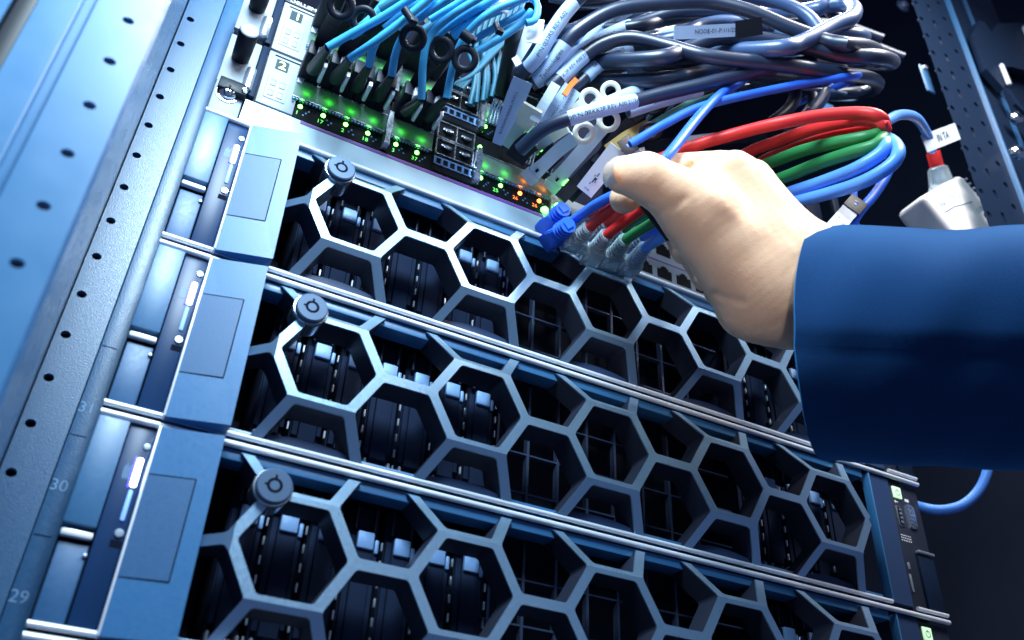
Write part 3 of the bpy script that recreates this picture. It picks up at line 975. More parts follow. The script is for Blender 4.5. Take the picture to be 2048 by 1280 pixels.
for n, (x, b, path, lab) in enumerate(FIB):
    e = Vector(path and aty(*path[0]))
    st = Vector((x, -1, 142))
    sp = spline(P(path))
    c = tube('fibre_cable', 'aqua_cable', None, sp, 2.15)
    tag(c, lab, 'fibre cable', 'aqua fibre cables')
    d = (e - st)
    bm = bmesh.new()
    add_tube(bm, [st + d * t for t in (0.30, 0.5, 0.75, 1.0)], lambda t: 4.0 - 2.0 * t, 12)
    for t in (0.55, 0.68, 0.80, 0.92):
        q = st + d * t
        add_tube(bm, [q, q + d.normalized() * 0.9], 3.6 - 1.5 * t, 12)
    obj('boot', bm, 'black_rubber', c, 40)
    bm = bmesh.new()
    fz = 142
    add_box(bm, x - 6.0, x - 0.3, -24, -2, fz - 6, fz + 5, 0.7); add_box(bm, x + 0.3, x + 6.0, -24, -2, fz - 6, fz + 5, 0.7)
    obj('connector', bm, 'black_plastic', c, 40)
    bm = bmesh.new()
    for q in range(3): add_box(bm, x - 1.1 + q * .9, x - .6 + q * .9, -27, -23, fz - 9 + q, fz - 2 + q, 0.2)
    add_box(bm, x + 4.2, x + 6.4, -22, -9, fz - 10, fz - 6, 0.5)
    obj('spring_clip', bm, 'alu', c, 40)
RL = ['black pull ring at the far left, highest of the row over the lit ports', 'black pull ring with an open eye showing aqua cables through it', 'black pull ring in the middle of the row with a bright slot', 'black pull ring second from the right over the lit ports', 'black pull ring beside the empty cages, last of the row']
for (x, (u, v)), lab in zip(RINGS, RL):
    q = atx(u, v, x)
    ax = (Vector(CAM) - q)
    r = ring('pull_ring', 'black_plastic', None, q, ax + Vector((-40, 60, 120)), 5.6, 2.0, 0.6)
    tag(r, lab, 'pull ring', 'black pull rings of the plugged modules')
    base = Vector((x, -14, 148))
    dr = (q - base).normalized()
    sp = spline([base, base.lerp(q, .5) + Vector((0, -3, 1)), q - dr * 6.5])
    ribbon('strap', 'black_plastic', r, sp, lambda t: 8.5 - 2.0 * abs(t - .5), 1.8)
    ribbon('seam', 'black_rubber', r, [q - dr * 12, q - dr * 11], 7.8, 2.2)

# upper-unit connectors (seen only partly)
for k, x in enumerate(SFP):
    bm = bmesh.new()
    add_box(bm, x - 5.8, x + 5.8, -40, -2, 181, 193, 0.8)
    add_tube(bm, [Vector((x, -40, 187)), Vector((x, -55, 190)), Vector((x + 3, -70, 196))], lambda t: 4 - 1.5 * t, 12)
    o = obj('fibre_connector', bm, 'black_rubber', None, 40)
    tag(o, 'black fibre connector plugged in the upper switch, nearly hidden behind the aqua cables', 'connector', 'connectors of the upper switch')

# loose aqua runs higher up and the dim bundle behind
AQ = [
    ([(800, 62, -60), (838, 24, -70), (900, -18, -84)], 1.6, 'aqua_cable', 'aqua fibre run crossing above the second black ring toward the top edge'),
    ([(852, 88, -52), (905, 46, -66), (980, 2, -84), (1010, -20, -90)], 2.0, 'aqua_cable', 'wide aqua fibre run with faint print below the top edge'),
    ([(945, 82, -64), (985, 58, -72), (1030, 34, -80), (1048, 20, -84)], 1.7, 'aqua_cable', 'short bright aqua fibre run between two black ties'),
    ([(948, 106, -62), (1000, 76, -72), (1040, 48, -80), (1064, 22, -86)], 1.9, 'aqua_cable', 'flat aqua fibre run lowest of the tied ones right of the black knot'),
    ([(930, 40, -70), (975, 8, -80), (1010, -14, -88)], 1.5, 'aqua_cable', 'aqua fibre run topmost beside the small white connectors'),
    ([(860, 40, -66), (925, 0, -80), (960, -20, -88)], 1.5, 'aqua_cable', 'aqua fibre run just above the wide printed one'),
    ([(1025, 8, -84), (1062, -4, -88), (1076, 14, -88), (1070, 40, -86), (1052, 46, -84)], 1.7, 'aqua_cable', 'bright aqua fibre curling in a small loop near the top edge'),
    ([(672, 88, -45), (712, 60, -54), (745, 32, -60), (768, 4, -66), (790, -20, -70)], 1.5, 'aqua_cable', 'aqua fibre passing behind the two left black rings'),
]
AQ += [
    ([(770, 58, -62), (815, 20, -72), (870, -18, -84)], 2.0, 'aqua_cable', 'aqua fibre run left of the tie, entering at the top edge'),
    ([(700, 72, -54), (748, 44, -62), (800, 10, -72), (840, -16, -80)], 1.9, 'aqua_cable', 'aqua fibre run seen through the eye of the second black ring'),
    ([(880, 60, -60), (930, 24, -72), (1000, -12, -86)], 2.2, 'aqua_cable', 'aqua fibre run passing over the fourth black ring'),
    ([(905, 72, -60), (950, 40, -72), (1020, 10, -84), (1050, -14, -90)], 2.2, 'aqua_cable', 'broad aqua fibre run right of the knot, reaching the top edge'),
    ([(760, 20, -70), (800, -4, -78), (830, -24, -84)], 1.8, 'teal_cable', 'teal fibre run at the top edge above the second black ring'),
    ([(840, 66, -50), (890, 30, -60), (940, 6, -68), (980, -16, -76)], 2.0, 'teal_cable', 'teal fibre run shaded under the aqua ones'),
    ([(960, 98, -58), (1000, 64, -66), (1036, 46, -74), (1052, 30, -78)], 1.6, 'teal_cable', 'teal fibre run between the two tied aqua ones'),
]
for pts, r, m, lab in AQ:
    o = tube('fibre_cable', m, None, spline(P(pts)), r * 1.2)
    tag(o, lab, 'fibre cable', 'aqua fibre runs near the top edge')
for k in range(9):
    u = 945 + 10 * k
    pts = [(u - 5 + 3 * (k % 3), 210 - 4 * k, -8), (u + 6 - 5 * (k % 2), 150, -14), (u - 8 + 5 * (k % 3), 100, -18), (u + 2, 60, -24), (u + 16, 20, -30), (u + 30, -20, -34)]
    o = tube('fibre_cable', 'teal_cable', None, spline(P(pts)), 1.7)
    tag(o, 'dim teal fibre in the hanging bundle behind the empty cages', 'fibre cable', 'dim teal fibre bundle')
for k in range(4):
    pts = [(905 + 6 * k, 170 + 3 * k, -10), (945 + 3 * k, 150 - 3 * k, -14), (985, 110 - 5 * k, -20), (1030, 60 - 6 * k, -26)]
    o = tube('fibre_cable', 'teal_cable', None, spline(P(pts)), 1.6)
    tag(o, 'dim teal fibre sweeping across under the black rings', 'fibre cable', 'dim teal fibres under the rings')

def tie(u, v, y, d, L, lab, r=2.6):
    q = aty(u, v, y)
    e = aty(u + d[0], v + d[1], y)
    dr = (e - q).normalized()
    o = tube('cable_tie', 'black_plastic', None, [q - dr * L / 2, q - dr * L / 6, q + dr * L / 6, q + dr * L / 2], r)
    hd = bmesh.new()
    p = q + dr * L * .45
    add_box(hd, p.x - 2, p.x + 2, p.y - 2.4, p.y + 1, p.z - 1.6, p.z + 1.6, 0.4)
    obj('head', hd, 'black_plastic', o, 40)
    tag(o, lab, 'cable tie')
tie(818, 32, -82, (20, 30), 9, 'black cable tie round the aqua cables, above the middle black ring', 2.2)
tie(934, 74, -72, (18, 14), 7, 'black knot of ties where the aqua cable meets the last black ring', 3.0)
tie(995, 56, -80, (10, 26), 7, 'thin black tie between two short aqua runs', 1.6)

# white and clear odds and ends among the connectors at top
for (u, v, y, ln, wd, ang, lab) in ((1070, 62, -78, 22, 9, (1075, 25), 'white paper flag under the top edge, between aqua and white sleeved cables'),
                                   (1033, 122, -66, 6, 5, (1040, 118), 'tiny white clip on the black tie beside the thick black sleeve'),
                                   (1005, 8, -82, 15, 9, (1020, -30), 'pale printed label stuck on aqua fibres at the top edge')):
    q, e = aty(u, v, y), aty(*ang, y)
    d = (e - q).normalized()
    o = ribbon('paper_flag', 'tab_white', None, [q - d * ln / 2, q - d * ln / 6, q + d * ln / 6, q + d * ln / 2], wd, 0.5)
    tag(o, lab, 'label')
# thick black sleeve standing between fibres and copper cables
sp = spline(P([(1003, 182, -14), (1016, 120, -40), (1030, 52, -66)]))
o = tube('cable_boot', 'black_rubber', None, sp, 4.3, 18)
tag(o, 'thick smooth black cable boot standing between the aqua fibres and white sleeved cables', 'cable boot')
lathe('end_cap', 'tab_metal', o, [(0, 3), (3.2, 2.6), (3.6, 0)], sp[-1], sp[-1] - sp[-3], 18)

# ================================================================== black copper cables with printed white sleeves
def copper(pts, r, s0, s1, lab, text=None, m='black_cable', flip=False, tsize=3.4, off=0.0, group='black copper cables with white sleeves', shift=0, rs=None):
    """s0..s1: fraction of the run that wears the white sleeve"""
    sp = spline(P(pts), 3.0)
    n0 = len(sp)
    u, v, y = pts[-1]
    more = spline([sp[-1]] + P([(u + 44, v + 5, y + 6), (u + 66, v + 18, y + 24), (u + 40, v + 34, y + 44), (u - 60, v + 40, y + 64)]), 3.0)
    c = tube('copper_cable', m, None, sp + more[1:], r * 1.2, 14)
    tag(c, lab, 'cable', group)
    if s1 > s0:
        n = len(sp) - 1
        sub = sp[int(n * s0):int(n * s1) + 1]
        rs = r * 1.2 + 0.4
        bm = bmesh.new()
        add_tube(bm, sub, lambda t: rs if 0.02 < t < 0.98 else rs * .96, 16)
        sl = obj('label_sleeve', bm, 'sleeve_white', c, 50)
        for k, tt in enumerate(text or ()):
            wrap_text(tt, tsize, 'ink', sl, sub, rs, flip, shift, off - k * tsize * 1.35)
    return c

copper([(1040, 150, -45), (1072, 118, -58), (1105, 62, -72), (1142, 12, -84), (1190, -30, -96)], 3.3, 0.12, 0.80, 'white sleeved black cable leaning most steeply, left of all copper cables', ['P/N 0J33R5 REV A02'], rs=4.2)
copper([(1062, 170, -44), (1088, 150, -52), (1120, 105, -66), (1155, 62, -78), (1230, 20, -92), (1330, 6, -105), (1420, 4, -116), (1500, 22, -126), (1580, 55, -134), (1650, 80, -142), (1690, 88, -150)], 3.6, 0.02, 0.155, 'black cable with wide white sleeve arching under the top edge and falling to the right', ['Technologies'], rs=4.4, tsize=3.8)
copper([(1108, 136, -52), (1130, 122, -58), (1180, 92, -68), (1226, 66, -76), (1290, 42, -86), (1360, 24, -98), (1450, 26, -108), (1530, 54, -118)], 3.4, 0.04, 0.40, 'black cable whose sleeve is printed with large pale script, above the long highlighted cable', ['Technologies'], rs=4.1, tsize=5.0)
copper([(1098, 178, -50), (1120, 158, -56), (1160, 118, -66), (1205, 88, -76), (1262, 76, -86), (1335, 92, -96), (1400, 110, -106), (1470, 120, -114), (1540, 126, -122), (1610, 136, -130), (1690, 150, -134)], 3.7, 0.05, 0.145, 'long black cable with a bright highlight dipping across the middle of the copper bundle', ['0RKK2P REV A00 21/3A'], rs=4.2, tsize=2.9)
copper([(1140, 186, -50), (1158, 168, -56), (1195, 132, -64), (1242, 106, -70), (1290, 92, -76), (1345, 84, -82), (1400, 84, -90)], 3.3, 0.14, 0.52, 'dark cable whose sleeve reads DAC-SFP, beneath the long highlighted cable', ['DAC-SFP-10G-5M'], rs=4.3, flip=True, tsize=3.4, off=1.5)
copper([(1165, 98, -60), (1188, 72, -66), (1225, 40, -74), (1268, 10, -82), (1310, -15, -90)], 3.2, 0.05, 0.9, 'pale sleeve reading DAC-SFP-100G high in the bundle, behind the arching cable', ['DAC-SFP-100G'], rs=4.0, flip=True, tsize=3.7)
copper([(1246, 160, -64), (1300, 136, -72), (1350, 118, -80), (1400, 106, -88), (1460, 104, -96)], 3.4, 0.02, 0.68, 'short pale sleeve reading 11/20 with a blunt left end', ['11/20'], rs=4.2, flip=True, tsize=3.4, shift=-6)
copper([(1190, 220, -62), (1240, 198, -68), (1294, 176, -74), (1350, 152, -84), (1420, 136, -96), (1480, 130, -108), (1540, 140, -116)], 3.5, 0.0, 0.32, 'black cable with plain pale sleeve between the cream rings and the lettered sleeve', None, rs=4.0)
copper([(1040, 300, -34), (1088, 258, -52), (1148, 234, -66), (1205, 218, -74), (1270, 202, -80), (1330, 186, -88), (1400, 170, -98), (1470, 152, -108), (1540, 134, -118), (1620, 124, -128)], 3.4, 0.20, 0.42, 'black cable tied low at left whose sleeve reads REV A00 21/3A', ['DP/N 0RKK2P REV A00 21/3A'], rs=3.9, tsize=3.5)
copper([(1255, 222, -66), (1310, 204, -74), (1360, 190, -80), (1412, 176, -88), (1470, 150, -98), (1530, 128, -108)], 3.4, 0.0, 0.52, 'black cable with a split pale sleeve above the green cable', ['DP/N 0RKK2P'], rs=3.9, tsize=3.2)
copper([(1285, 95, -66), (1330, 72, -74), (1366, 56, -80), (1420, 40, -90), (1480, 38, -98), (1540, 60, -106)], 3.2, 0.05, 0.32, 'dark cable with a short creased pale sleeve, behind the highlighted cables', None, rs=4.0)

def deep(pts, a=True, b=True):
    p = list(pts)
    if a:
        u, v, y = p[0]
        p = [(u - 340, v + 40, y + 95), (u - 200, v + 10, y + 55)] + p
    if b:
        u, v, y = p[-1]
        p = p + [(u - 110, v + 8, y + 40), (u - 220, v + 22, y + 85)]
    return p
LOOPS = [
    ([(1300, 118, -92), (1370, 100, -100), (1440, 74, -112), (1520, 78, -122), (1600, 92, -132), (1690, 112, -142), (1752, 114, -150), (1780, 121, -144), (1784, 126, -126), (1760, 128, -110), (1690, 122, -98)], 3.7, 'black_cable', 'thick black cable reaching farthest right in the copper bundle before it turns back'),
    ([(1540, 98, -128), (1600, 86, -136), (1660, 56, -144), (1702, 36, -150), (1708, 18, -148), (1690, 9, -142), (1655, 10, -134), (1620, 20, -126)], 3.8, 'grey_cable', 'shiny grey cable making the tall round loop at the top right'),
    ([(1560, 100, -124), (1620, 78, -134), (1680, 68, -142), (1718, 70, -144), (1728, 75, -132), (1710, 80, -114), (1650, 82, -104)], 3.4, 'grey_cable', 'shiny grey cable making the flat loop just under the tall loop'),
    ([(1590, 100, -120), (1640, 86, -128), (1668, 82, -134), (1678, 92, -132), (1650, 100, -124), (1590, 108, -116)], 3.0, 'grey_cable', 'small tight grey loop tucked under the flat loop'),
    ([(1330, 80, -90), (1400, 52, -100), (1460, 44, -108), (1530, 62, -114), (1600, 84, -120)], 3.3, 'grey_cable', 'grey cable arching over the node label'),
    ([(1460, -12, -112), (1530, 0, -118), (1580, 12, -124), (1618, 34, -128), (1640, 60, -130)], 3.3, 'grey_cable', 'grey cable dropping from the top edge behind the tall loop'),
    ([(1590, -15, -118), (1640, 8, -126), (1666, 26, -130), (1680, 45, -130)], 3.2, 'black_cable', 'black cable crossing the inside of the tall loop'),
    ([(1250, 56, -80), (1330, 40, -90), (1420, 28, -98), (1500, 44, -106), (1580, 74, -114), (1640, 100, -122)], 3.2, 'black_cable', 'black cable hidden partly behind the arching one'),
    ([(1340, 128, -86), (1420, 124, -96), (1500, 122, -104), (1580, 128, -112), (1640, 142, -118), (1672, 152, -120)], 3.5, 'black_cable', 'black cable lowest in the bundle, just above the blue cable'),
    ([(1300, 160, -82), (1380, 150, -92), (1440, 138, -98), (1520, 148, -104), (1600, 150, -108), (1650, 160, -110)], 3.5, 'black_cable', 'black cable running behind the crossing blue cables'),
    ([(1620, 160, -90), (1648, 182, -96), (1632, 214, -92), (1600, 245, -86)], 3.2, 'grey_cable', 'grey cable dropping behind the red bundle'),
    ([(1560, 150, -86), (1590, 180, -90), (1580, 215, -86), (1545, 245, -80)], 3.2, 'black_cable', 'black cable dropping behind the blue cable towards the red bundle'),
    ([(1600, 150, -80), (1628, 185, -84), (1618, 225, -80), (1580, 260, -76)], 3.4, 'black_cable', 'second black cable dropping beside the grey one behind the red bundle'),
    ([(1480, 100, -100), (1560, 106, -112), (1610, 118, -120), (1648, 116, -124)], 3.0, 'grey_cable', 'short grey cable end peeping out below the longest black cable'),
    ([(1100, -10, -78), (1180, 2, -86), (1260, -8, -92), (1330, -20, -98)], 3.3, 'black_cable', 'black cable skimming the top edge over the white sleeves'),
]
for pts, r, m, lab in LOOPS:
    o = tube('copper_cable', m, None, spline(P(deep(pts) if pts[0][1] > 0 and 'dropping' not in lab else pts), 3.0), r * 1.3, 16)
    tag(o, lab, 'cable', 'black and grey looping cables')
TH = random.Random(11)
for k in range(18):                                   # fine pale strands threaded through the bundle
    u0 = 1040 + TH.uniform(0, 330); v0 = 20 + TH.uniform(0, 150)
    L_ = TH.uniform(160, 330); sag = TH.uniform(-22, 26); y0 = -26 - (u0 - 1040) * .11 + TH.uniform(-8, 22)
    pts = [(u0 - 60, v0 + 90, y0 + 60), (u0, v0 + 60 - (u0 - 1040) * .12, y0), (u0 + L_ * .33, v0 + 14 + sag * .3, y0 - 12), (u0 + L_ * .66, v0 - 4 + sag, y0 - 24), (u0 + L_, v0 - 6 + sag * 1.6, y0 - 34), (u0 + L_ + 40, v0 + 10 + sag * 1.6, y0 + 30), (u0 + L_ - 20, v0 + 30, y0 + 80)]
    o = tube('thin_cable', ('pale_strand', 'grey_cable', 'pale_strand', 'black_cable')[k % 4], None, spline(P(pts), 3.5), TH.uniform(1.0, 1.9))
    tag(o, ('pale', 'grey', 'pale', 'black')[k % 4] + ' thin strand threaded among the thick copper cables', 'cable', ('pale', 'grey', 'pale', 'black')[k % 4] + ' thin strands in the copper bundle')
rng = random.Random(3)
for k in range(10):                                   # the unlit tangle behind the bundle
    u0, v0 = 1150 + 42 * k, 20 + (k * 37) % 70
    pts = [(u0, v0 + 40, -30), (u0 + 90, v0 + 12, -46), (u0 + 190, v0 + 18 + rng.uniform(-15, 15), -62), (u0 + 280, v0 + 40, -76)]
    o = tube('copper_cable', 'black_cable', None, spline(P(pts)), 3.3)
    tag(o, 'black cable deep in the tangle behind the white sleeved cables', 'cable', 'black cables deep in the tangle')

# black module bodies the sleeves come out of
MODS = [((1045, 150), (1028, 205), -44, 'black module under the steepest white sleeve'), ((1066, 176), (1042, 240), -42, 'black module holding the wide white sleeve'),
        ((1105, 180), (1075, 228), -46, 'black module under the long highlighted cable'), ((1145, 180), (1118, 222), -46, 'black module with an orange mark beside it')]
for (a, b_, y, lab) in MODS:
    p, q = aty(*a, y), aty(*b_, y + 30)
    o = ribbon('cable_module', 'black_plastic', None, [p, p.lerp(q, .3), p.lerp(q, .7), q], lambda t: 11 - 2 * t, 6)
    tag(o, lab, 'cable module')
    for k in range(3):
        z = p.lerp(q, .12 + .3 * k)
        d = (q - p).normalized()
        ribbon('ridge', 'cage', o, [z, z + d * 1.0], 10.5 - .6 * k, 6.8)
p = aty(1150, 168, -62)
o = ribbon('orange_tape', 'orange', None, [aty(1128, 190, -58), aty(1140, 172, -60), aty(1153, 158, -62)], 3.2, 1.0)
tag(o, 'thin orange tape strip beside the DAC-SFP sleeve', 'tape')

# ================================================================== white and cream pull tabs
def tab(pts, width, lab, mt='tab_white', eye=None, block=None, text=None, foot=None, tsize=2.6, flip=False):
    sp = spline(P(pts), 3)
    o = ribbon('pull_tab', mt, None, sp, width, 1.0)
    tag(o, lab, 'pull tab', 'white pull tabs of the plugged modules')
    if eye:
        u, v, y, R = eye
        q = aty(u, v, y)
        ring('eye', 'ring_cream', o, q, Vector(CAM) - q, R, R * .33, 0.55)
    if block:
        a, wd = block
        n = len(sp) - 1
        sub = sp[int(n * a):]
        ribbon('grip', 'ring_cream' if mt != 'sleeve_white' else 'tab_white', o, sub, wd, 1.8)
    if foot:
        ribbon('foot', mt, o, sp[:max(3, int(len(sp) * .18))], width if not callable(width) else width(0), 2.6)
        q = sp[2]
        d = (sp[3] - sp[1]).normalized()
        ribbon('slit', 'port_black', o, [q + d * 3, q + d * 5.2], 1.6, 3.0)
    if text:
        mid = sp[len(sp) // 2]
        d = (sp[-1] - sp[0]).normalized()
        c = (Vector(CAM) - mid).normalized()
        s = d.cross(c).normalized()
        if s.dot(Vector(-RM[1])) < 0: s = -s
        for k, t in enumerate(text):
            flat_text(t, tsize, 'ink', o, mid + c * 0.9 - s * (k * tsize * 1.25 - .6), d, s)
    return o
tab([(1010, 292, -8), (1030, 262, -22), (1055, 232, -38), (1066, 214, -46)], 9.6, 'white pull tab with a broad blunt grip, left of the black slanted cable', block=(.62, 12), text=('L',), tsize=3)
tab([(1052, 306, -10), (1080, 286, -24), (1112, 262, -40), (1132, 250, -48)], 8.6, 'white pull tab lying under the black cable tied at left', block=(.7, 9.6))
tab([(1052, 360, -4), (1082, 334, -18), (1118, 300, -36), (1150, 276, -52)], lambda t: 10.5 - 2.5 * min(1, t * 3), 'white pull tab with a thin cream eye, first of the two over the orange lights', eye=(1168, 266, -58, 5.0), foot=True)
tab([(1098, 378, -4), (1126, 346, -20), (1168, 298, -42), (1204, 256, -60)], lambda t: 10.5 - 2.0 * min(1, t * 3), 'white pull tab with a thick cream eye, nearest the thumb, over the orange lights', eye=(1217, 241, -66, 5.2), foot=True)
tab([(1122, 250, -40), (1150, 222, -52), (1170, 206, -58)], 7.5, 'cream pull tab whose eye has a bar across it', mt='ring_cream', eye=(1180, 198, -60, 5.0))
tab([(1168, 236, -50), (1190, 212, -58), (1208, 196, -62)], 6.5, 'cream pull tab with the highest round eye, beside the plain pale sleeve', mt='ring_cream', eye=(1221, 183, -64, 4.8))
tab([(994, 288, -14), (1010, 248, -26), (1028, 205, -38), (1046, 160, -50)], lambda t: 6 + 6 * min(1, t * 1.4), 'pale blue printed tab lying beside the thick black boot', mt='sleeve_white', text=('B:1/NWN-NXXX-19 P1/1',), tsize=2.5)
tab([(1094, 252, -36), (1118, 216, -48), (1146, 176, -58)], 11.5, 'pale blue printed tab reading CTRL, under the orange tape', mt='sleeve_white', text=('NWNXXX-12 P21', 'STAGE-CTRL/LAN10-P5'), tsize=2.2)
tab([(1068, 242, -40), (1090, 205, -50), (1112, 168, -58)], 6.0, 'plain white tab between two black modules', block=None)
tab([(1036, 120, -52), (1052, 84, -60), (1072, 42, -70)], lambda t: 4 + 7 * t, 'tall bright white tab beside the steepest white sleeve', mt='tab_white')
tab([(1322, 286, -40), (1400, 276, -46), (1470, 268, -54), (1500, 262, -58)], 4.5, 'flat white strip behind the index finger under the red cable', mt='tab_white')
tab([(1240, 320, -62), (1268, 306, -66), (1290, 300, -70)], 3.6, 'small grey metal hook just above the thumb', mt='cage')

def eye_only(u, v, y, R, m, lab, sq=1.0):
    q = aty(u, v, y)
    o = ring('pull_ring', m, None, q, Vector(CAM) - q, R, R * .3, 0.6, sq=sq)
    tag(o, lab, 'pull ring')
eye_only(1302, 262, -66, 5.6, 'black_plastic', 'black pull ring over a gold tab, right of the blue cable tag', .8)
eye_only(1308, 215, -60, 5.2, 'black_rubber', 'thin dark pull ring under the split pale sleeve', .7)
o = ribbon('pull_tab', 'gold', None, [aty(1216, 302, -50), aty(1252, 276, -56), aty(1300, 250, -62)], 8, 1)
tag(o, 'dull gold pull tab behind the blue cable', 'pull tab')
# black straps and modules in the gap by the thumb
for pts, wd, lab in (([(1120, 398, -10), (1165, 350, -24), (1205, 312, -40), (1240, 290, -52)], 8, 'black module strap rising between cream tab and white flag'),
                     ([(1190, 330, -36), (1230, 276, -46), (1280, 226, -54), (1330, 205, -60)], 7, 'flat black cable passing behind the tag of the blue cable'),
                     ([(1030, 318, -14), (1046, 296, -22), (1064, 282, -28)], 13, 'black module body under the two left white tabs'),
                     ([(1075, 346, -10), (1092, 322, -20), (1116, 300, -28)], 12, 'black module body between the two long white tabs'),
                     ([(1134, 392, -8), (1150, 374, -16), (1170, 356, -24)], 11, 'black module body with a green light, left of the flag'),
                     ([(1280, 300, -44), (1380, 285, -40), (1460, 275, -40), (1530, 270, -44)], 9, 'black flat strap behind the index finger'),
                     ([(1010, 230, -12), (1025, 190, -20), (1040, 160, -26)], 8, 'black strap behind the pale blue printed tab')):
    o = ribbon('module_strap', 'black_plastic', None, spline(P(pts), 4), wd, 4)
    tag(o, lab, 'strap')
for (u, v, y, lab) in ((1055, 310, -16, 'shiny wire bail hanging under the left white tab'), (1092, 328, -16, 'shiny wire bail between the two long white tabs'), (985, 232, -10, 'shiny clip beside the empty cages'), (1190, 352, -30, 'small ribbed white latch by the green light')):
    q = aty(u, v, y)
    bm = bmesh.new()
    for k in range(4):
        add_tube(bm, [q + Vector((k * 2.1 - 3, 0, -7)), q + Vector((k * 2.0 - 3, -3, -2)), q + Vector((k * 1.8 - 3, -5, 3 + k % 2)), q + Vector((k * 2 - 2.6, -9, 6))], 0.8, 8)
    o = obj('wire_bail', bm, 'chrome' if v != 352 else 'tab_white', None, 50)
    tag(o, lab, 'latch')
o = tube('light_pipe', 'led_green_soft', None, [aty(1128, 372, -14), aty(1132, 366, -16), aty(1137, 360, -18)], 1.6)
tag(o, 'short glowing green light pipe at the left of the white flag', 'light')
ob = lathe('indicator', 'led_green', None, [(0, -2), (1.5, -1.4), (2, 0)], aty(1114, 412, -4), (0, 1, 0), 14)
tag(ob, 'round green light just above the blue plug', 'light')

# white flag with a small printed mark, held between thumb and tag
p0, p1 = aty(1168, 384, -46), aty(1238, 298, -74)
fl = ribbon('cable_flag', 'tab_white', None, [p0, p0.lerp(p1, .33), p0.lerp(p1, .66), p1], lambda t: 10.5 + 1.2 * t, 0.8)
tag(fl, 'white plastic flag with a small black printed mark, touching the thumb', 'label')
d = (p1 - p0).normalized(); c = (Vector(CAM) - p0).normalized(); s = d.cross(c).normalized()
bm = bmesh.new()
q = p0 + d * 7 + c * 0.8
for a, b_, ww, hh_ in ((0, 0, 2.2, .7), (2, .4, 1.6, 1.6), (-1.6, -.6, 1.4, .5), (3.6, -1.0, 1.2, .5), (1, 1.3, .6, .9), (4.4, .2, 2.4, .6)):
    vs = [bm.verts.new(q + d * (a + e * ww) + s * (b_ + f * hh_)) for e, f in ((0, -.5), (1, -.5), (1, .5), (0, .5))]
    bm.faces.new(vs)
obj('printed_mark', bm, 'ink', fl)
flat_text('aoc', 2.4, 'ink', fl, p0 + d * 2.6 + c * 0.8, -s, d)

def tag_holder(u, v, y, size, d2, lab, parent=None):
    q = aty(u, v, y)
    e = aty(u + d2[0], v + d2[1], y)
    d = (e - q).normalized(); c = (Vector(CAM) - q).normalized(); s = d.cross(c).normalized()
    bm = bmesh.new()
    M = Matrix((d, s, c)).transposed()
    add_box(bm, -size * .7, size * .7, -size * .5, size * .5, -2.2, 2.2, 0.5)
    bm.transform(Matrix.Translation(q) @ M.to_4x4())
    o = obj('tag_holder', bm, 'black_plastic', parent, 40)
    bm = bmesh.new()
    add_box(bm, -1.4, 0.6, -1, 1, 2.1, 2.6, 0.3); add_box(bm, 2.6, 3.6, -2, 1, 2.1, 2.7, 0.2)
    bm.transform(Matrix.Translation(q) @ M.to_4x4())
    obj('catch', bm, 'blue_cable', o, 40)
    return o

# ================================================================== blue, red and green network cables
def net(pts, r, mt, lab, group=None, name='network_cable', step=3.0):
    o = tube(name, mt, None, spline(P(pts), step), r, 16)
    return tag(o, lab, 'network cable', group)

b = net([(1258, 290, -78), (1292, 270, -82), (1330, 248, -88), (1400, 214, -96), (1500, 189, -110), (1620, 165, -126), (1700, 153, -136), (1720, 151, -130), (1722, 155, -116), (1700, 164, -104), (1640, 184, -92)], 2.55, 'blue_cable', 'blue cable running from the black tag to a tight turn, below the copper bundle')
tag_holder(1256, 291, -78, 10, (20, -14), '', b)
net([(1290, 372, -92), (1314, 334, -104), (1345, 300, -108), (1395, 236, -106), (1440, 190, -102), (1490, 158, -96), (1530, 120, -84)], 2.7, 'blue_cable', 'blue cable gripped between thumb and finger, crossing the other blue cable')
net([(1140, 446, -30), (1165, 428, -44), (1195, 408, -60), (1235, 388, -74), (1280, 372, -80)], 2.9, 'blue_cable', 'blue cable leaving the lower blue plug and passing under the thumb')
g = 'green pale'
o = net([(1300, 250, -60), (1345, 224, -66), (1390, 200, -72), (1420, 188, -76), (1450, 178, -78)], 2.0, 'pale_green_cable', 'pale green cable in the gap above the blue cable')
tie(1432, 184, -78, (14, 20), 8, 'black tie with bright specks on the pale green cable', 2.6)
net([(1560, 228, -70), (1600, 205, -74), (1640, 188, -78)], 2.3, 'blue_cable', 'short stretch of blue cable deep behind the copper loops')

# bundle sweeping round at right: cable ends come round the bend and go down behind
RB = 'cables of the bend at right'
net([(1260, 345, -44), (1330, 314, -64), (1390, 291, -80), (1470, 268, -96), (1560, 246, -118), (1650, 230, -134), (1720, 226, -146), (1756, 232, -152), (1768, 246, -150), (1756, 256, -140)], 3.6, 'red_cable', 'red cable topmost in the coloured bend', RB)
net([(1440, 340, -50), (1500, 303, -70), (1545, 286, -84), (1600, 266, -104), (1660, 250, -124), (1720, 240, -142), (1758, 244, -150), (1770, 258, -150), (1752, 266, -140)], 3.6, 'red_cable', 'red cable second from the top, emerging just above the knuckle', RB)
net([(1460, 380, -44), (1520, 325, -64), (1580, 298, -86), (1650, 276, -112), (1720, 262, -134), (1762, 262, -146), (1770, 270, -146), (1750, 276, -136)], 3.3, 'red_cable', 'red cable lowest of the reds, with faint printing, above the green pair', RB)
net([(1470, 370, -48), (1520, 335, -70), (1560, 318, -88), (1610, 300, -108), (1670, 286, -128), (1725, 276, -142), (1752, 270, -146), (1756, 262, -140)], 3.7, 'green_cable', 'upper green cable in the coloured bend', RB)
net([(1530, 368, -72), (1580, 350, -92), (1640, 326, -114), (1700, 306, -134), (1748, 292, -146), (1766, 276, -148), (1758, 264, -138)], 3.7, 'green_cable', 'lower green cable in the coloured bend', RB)
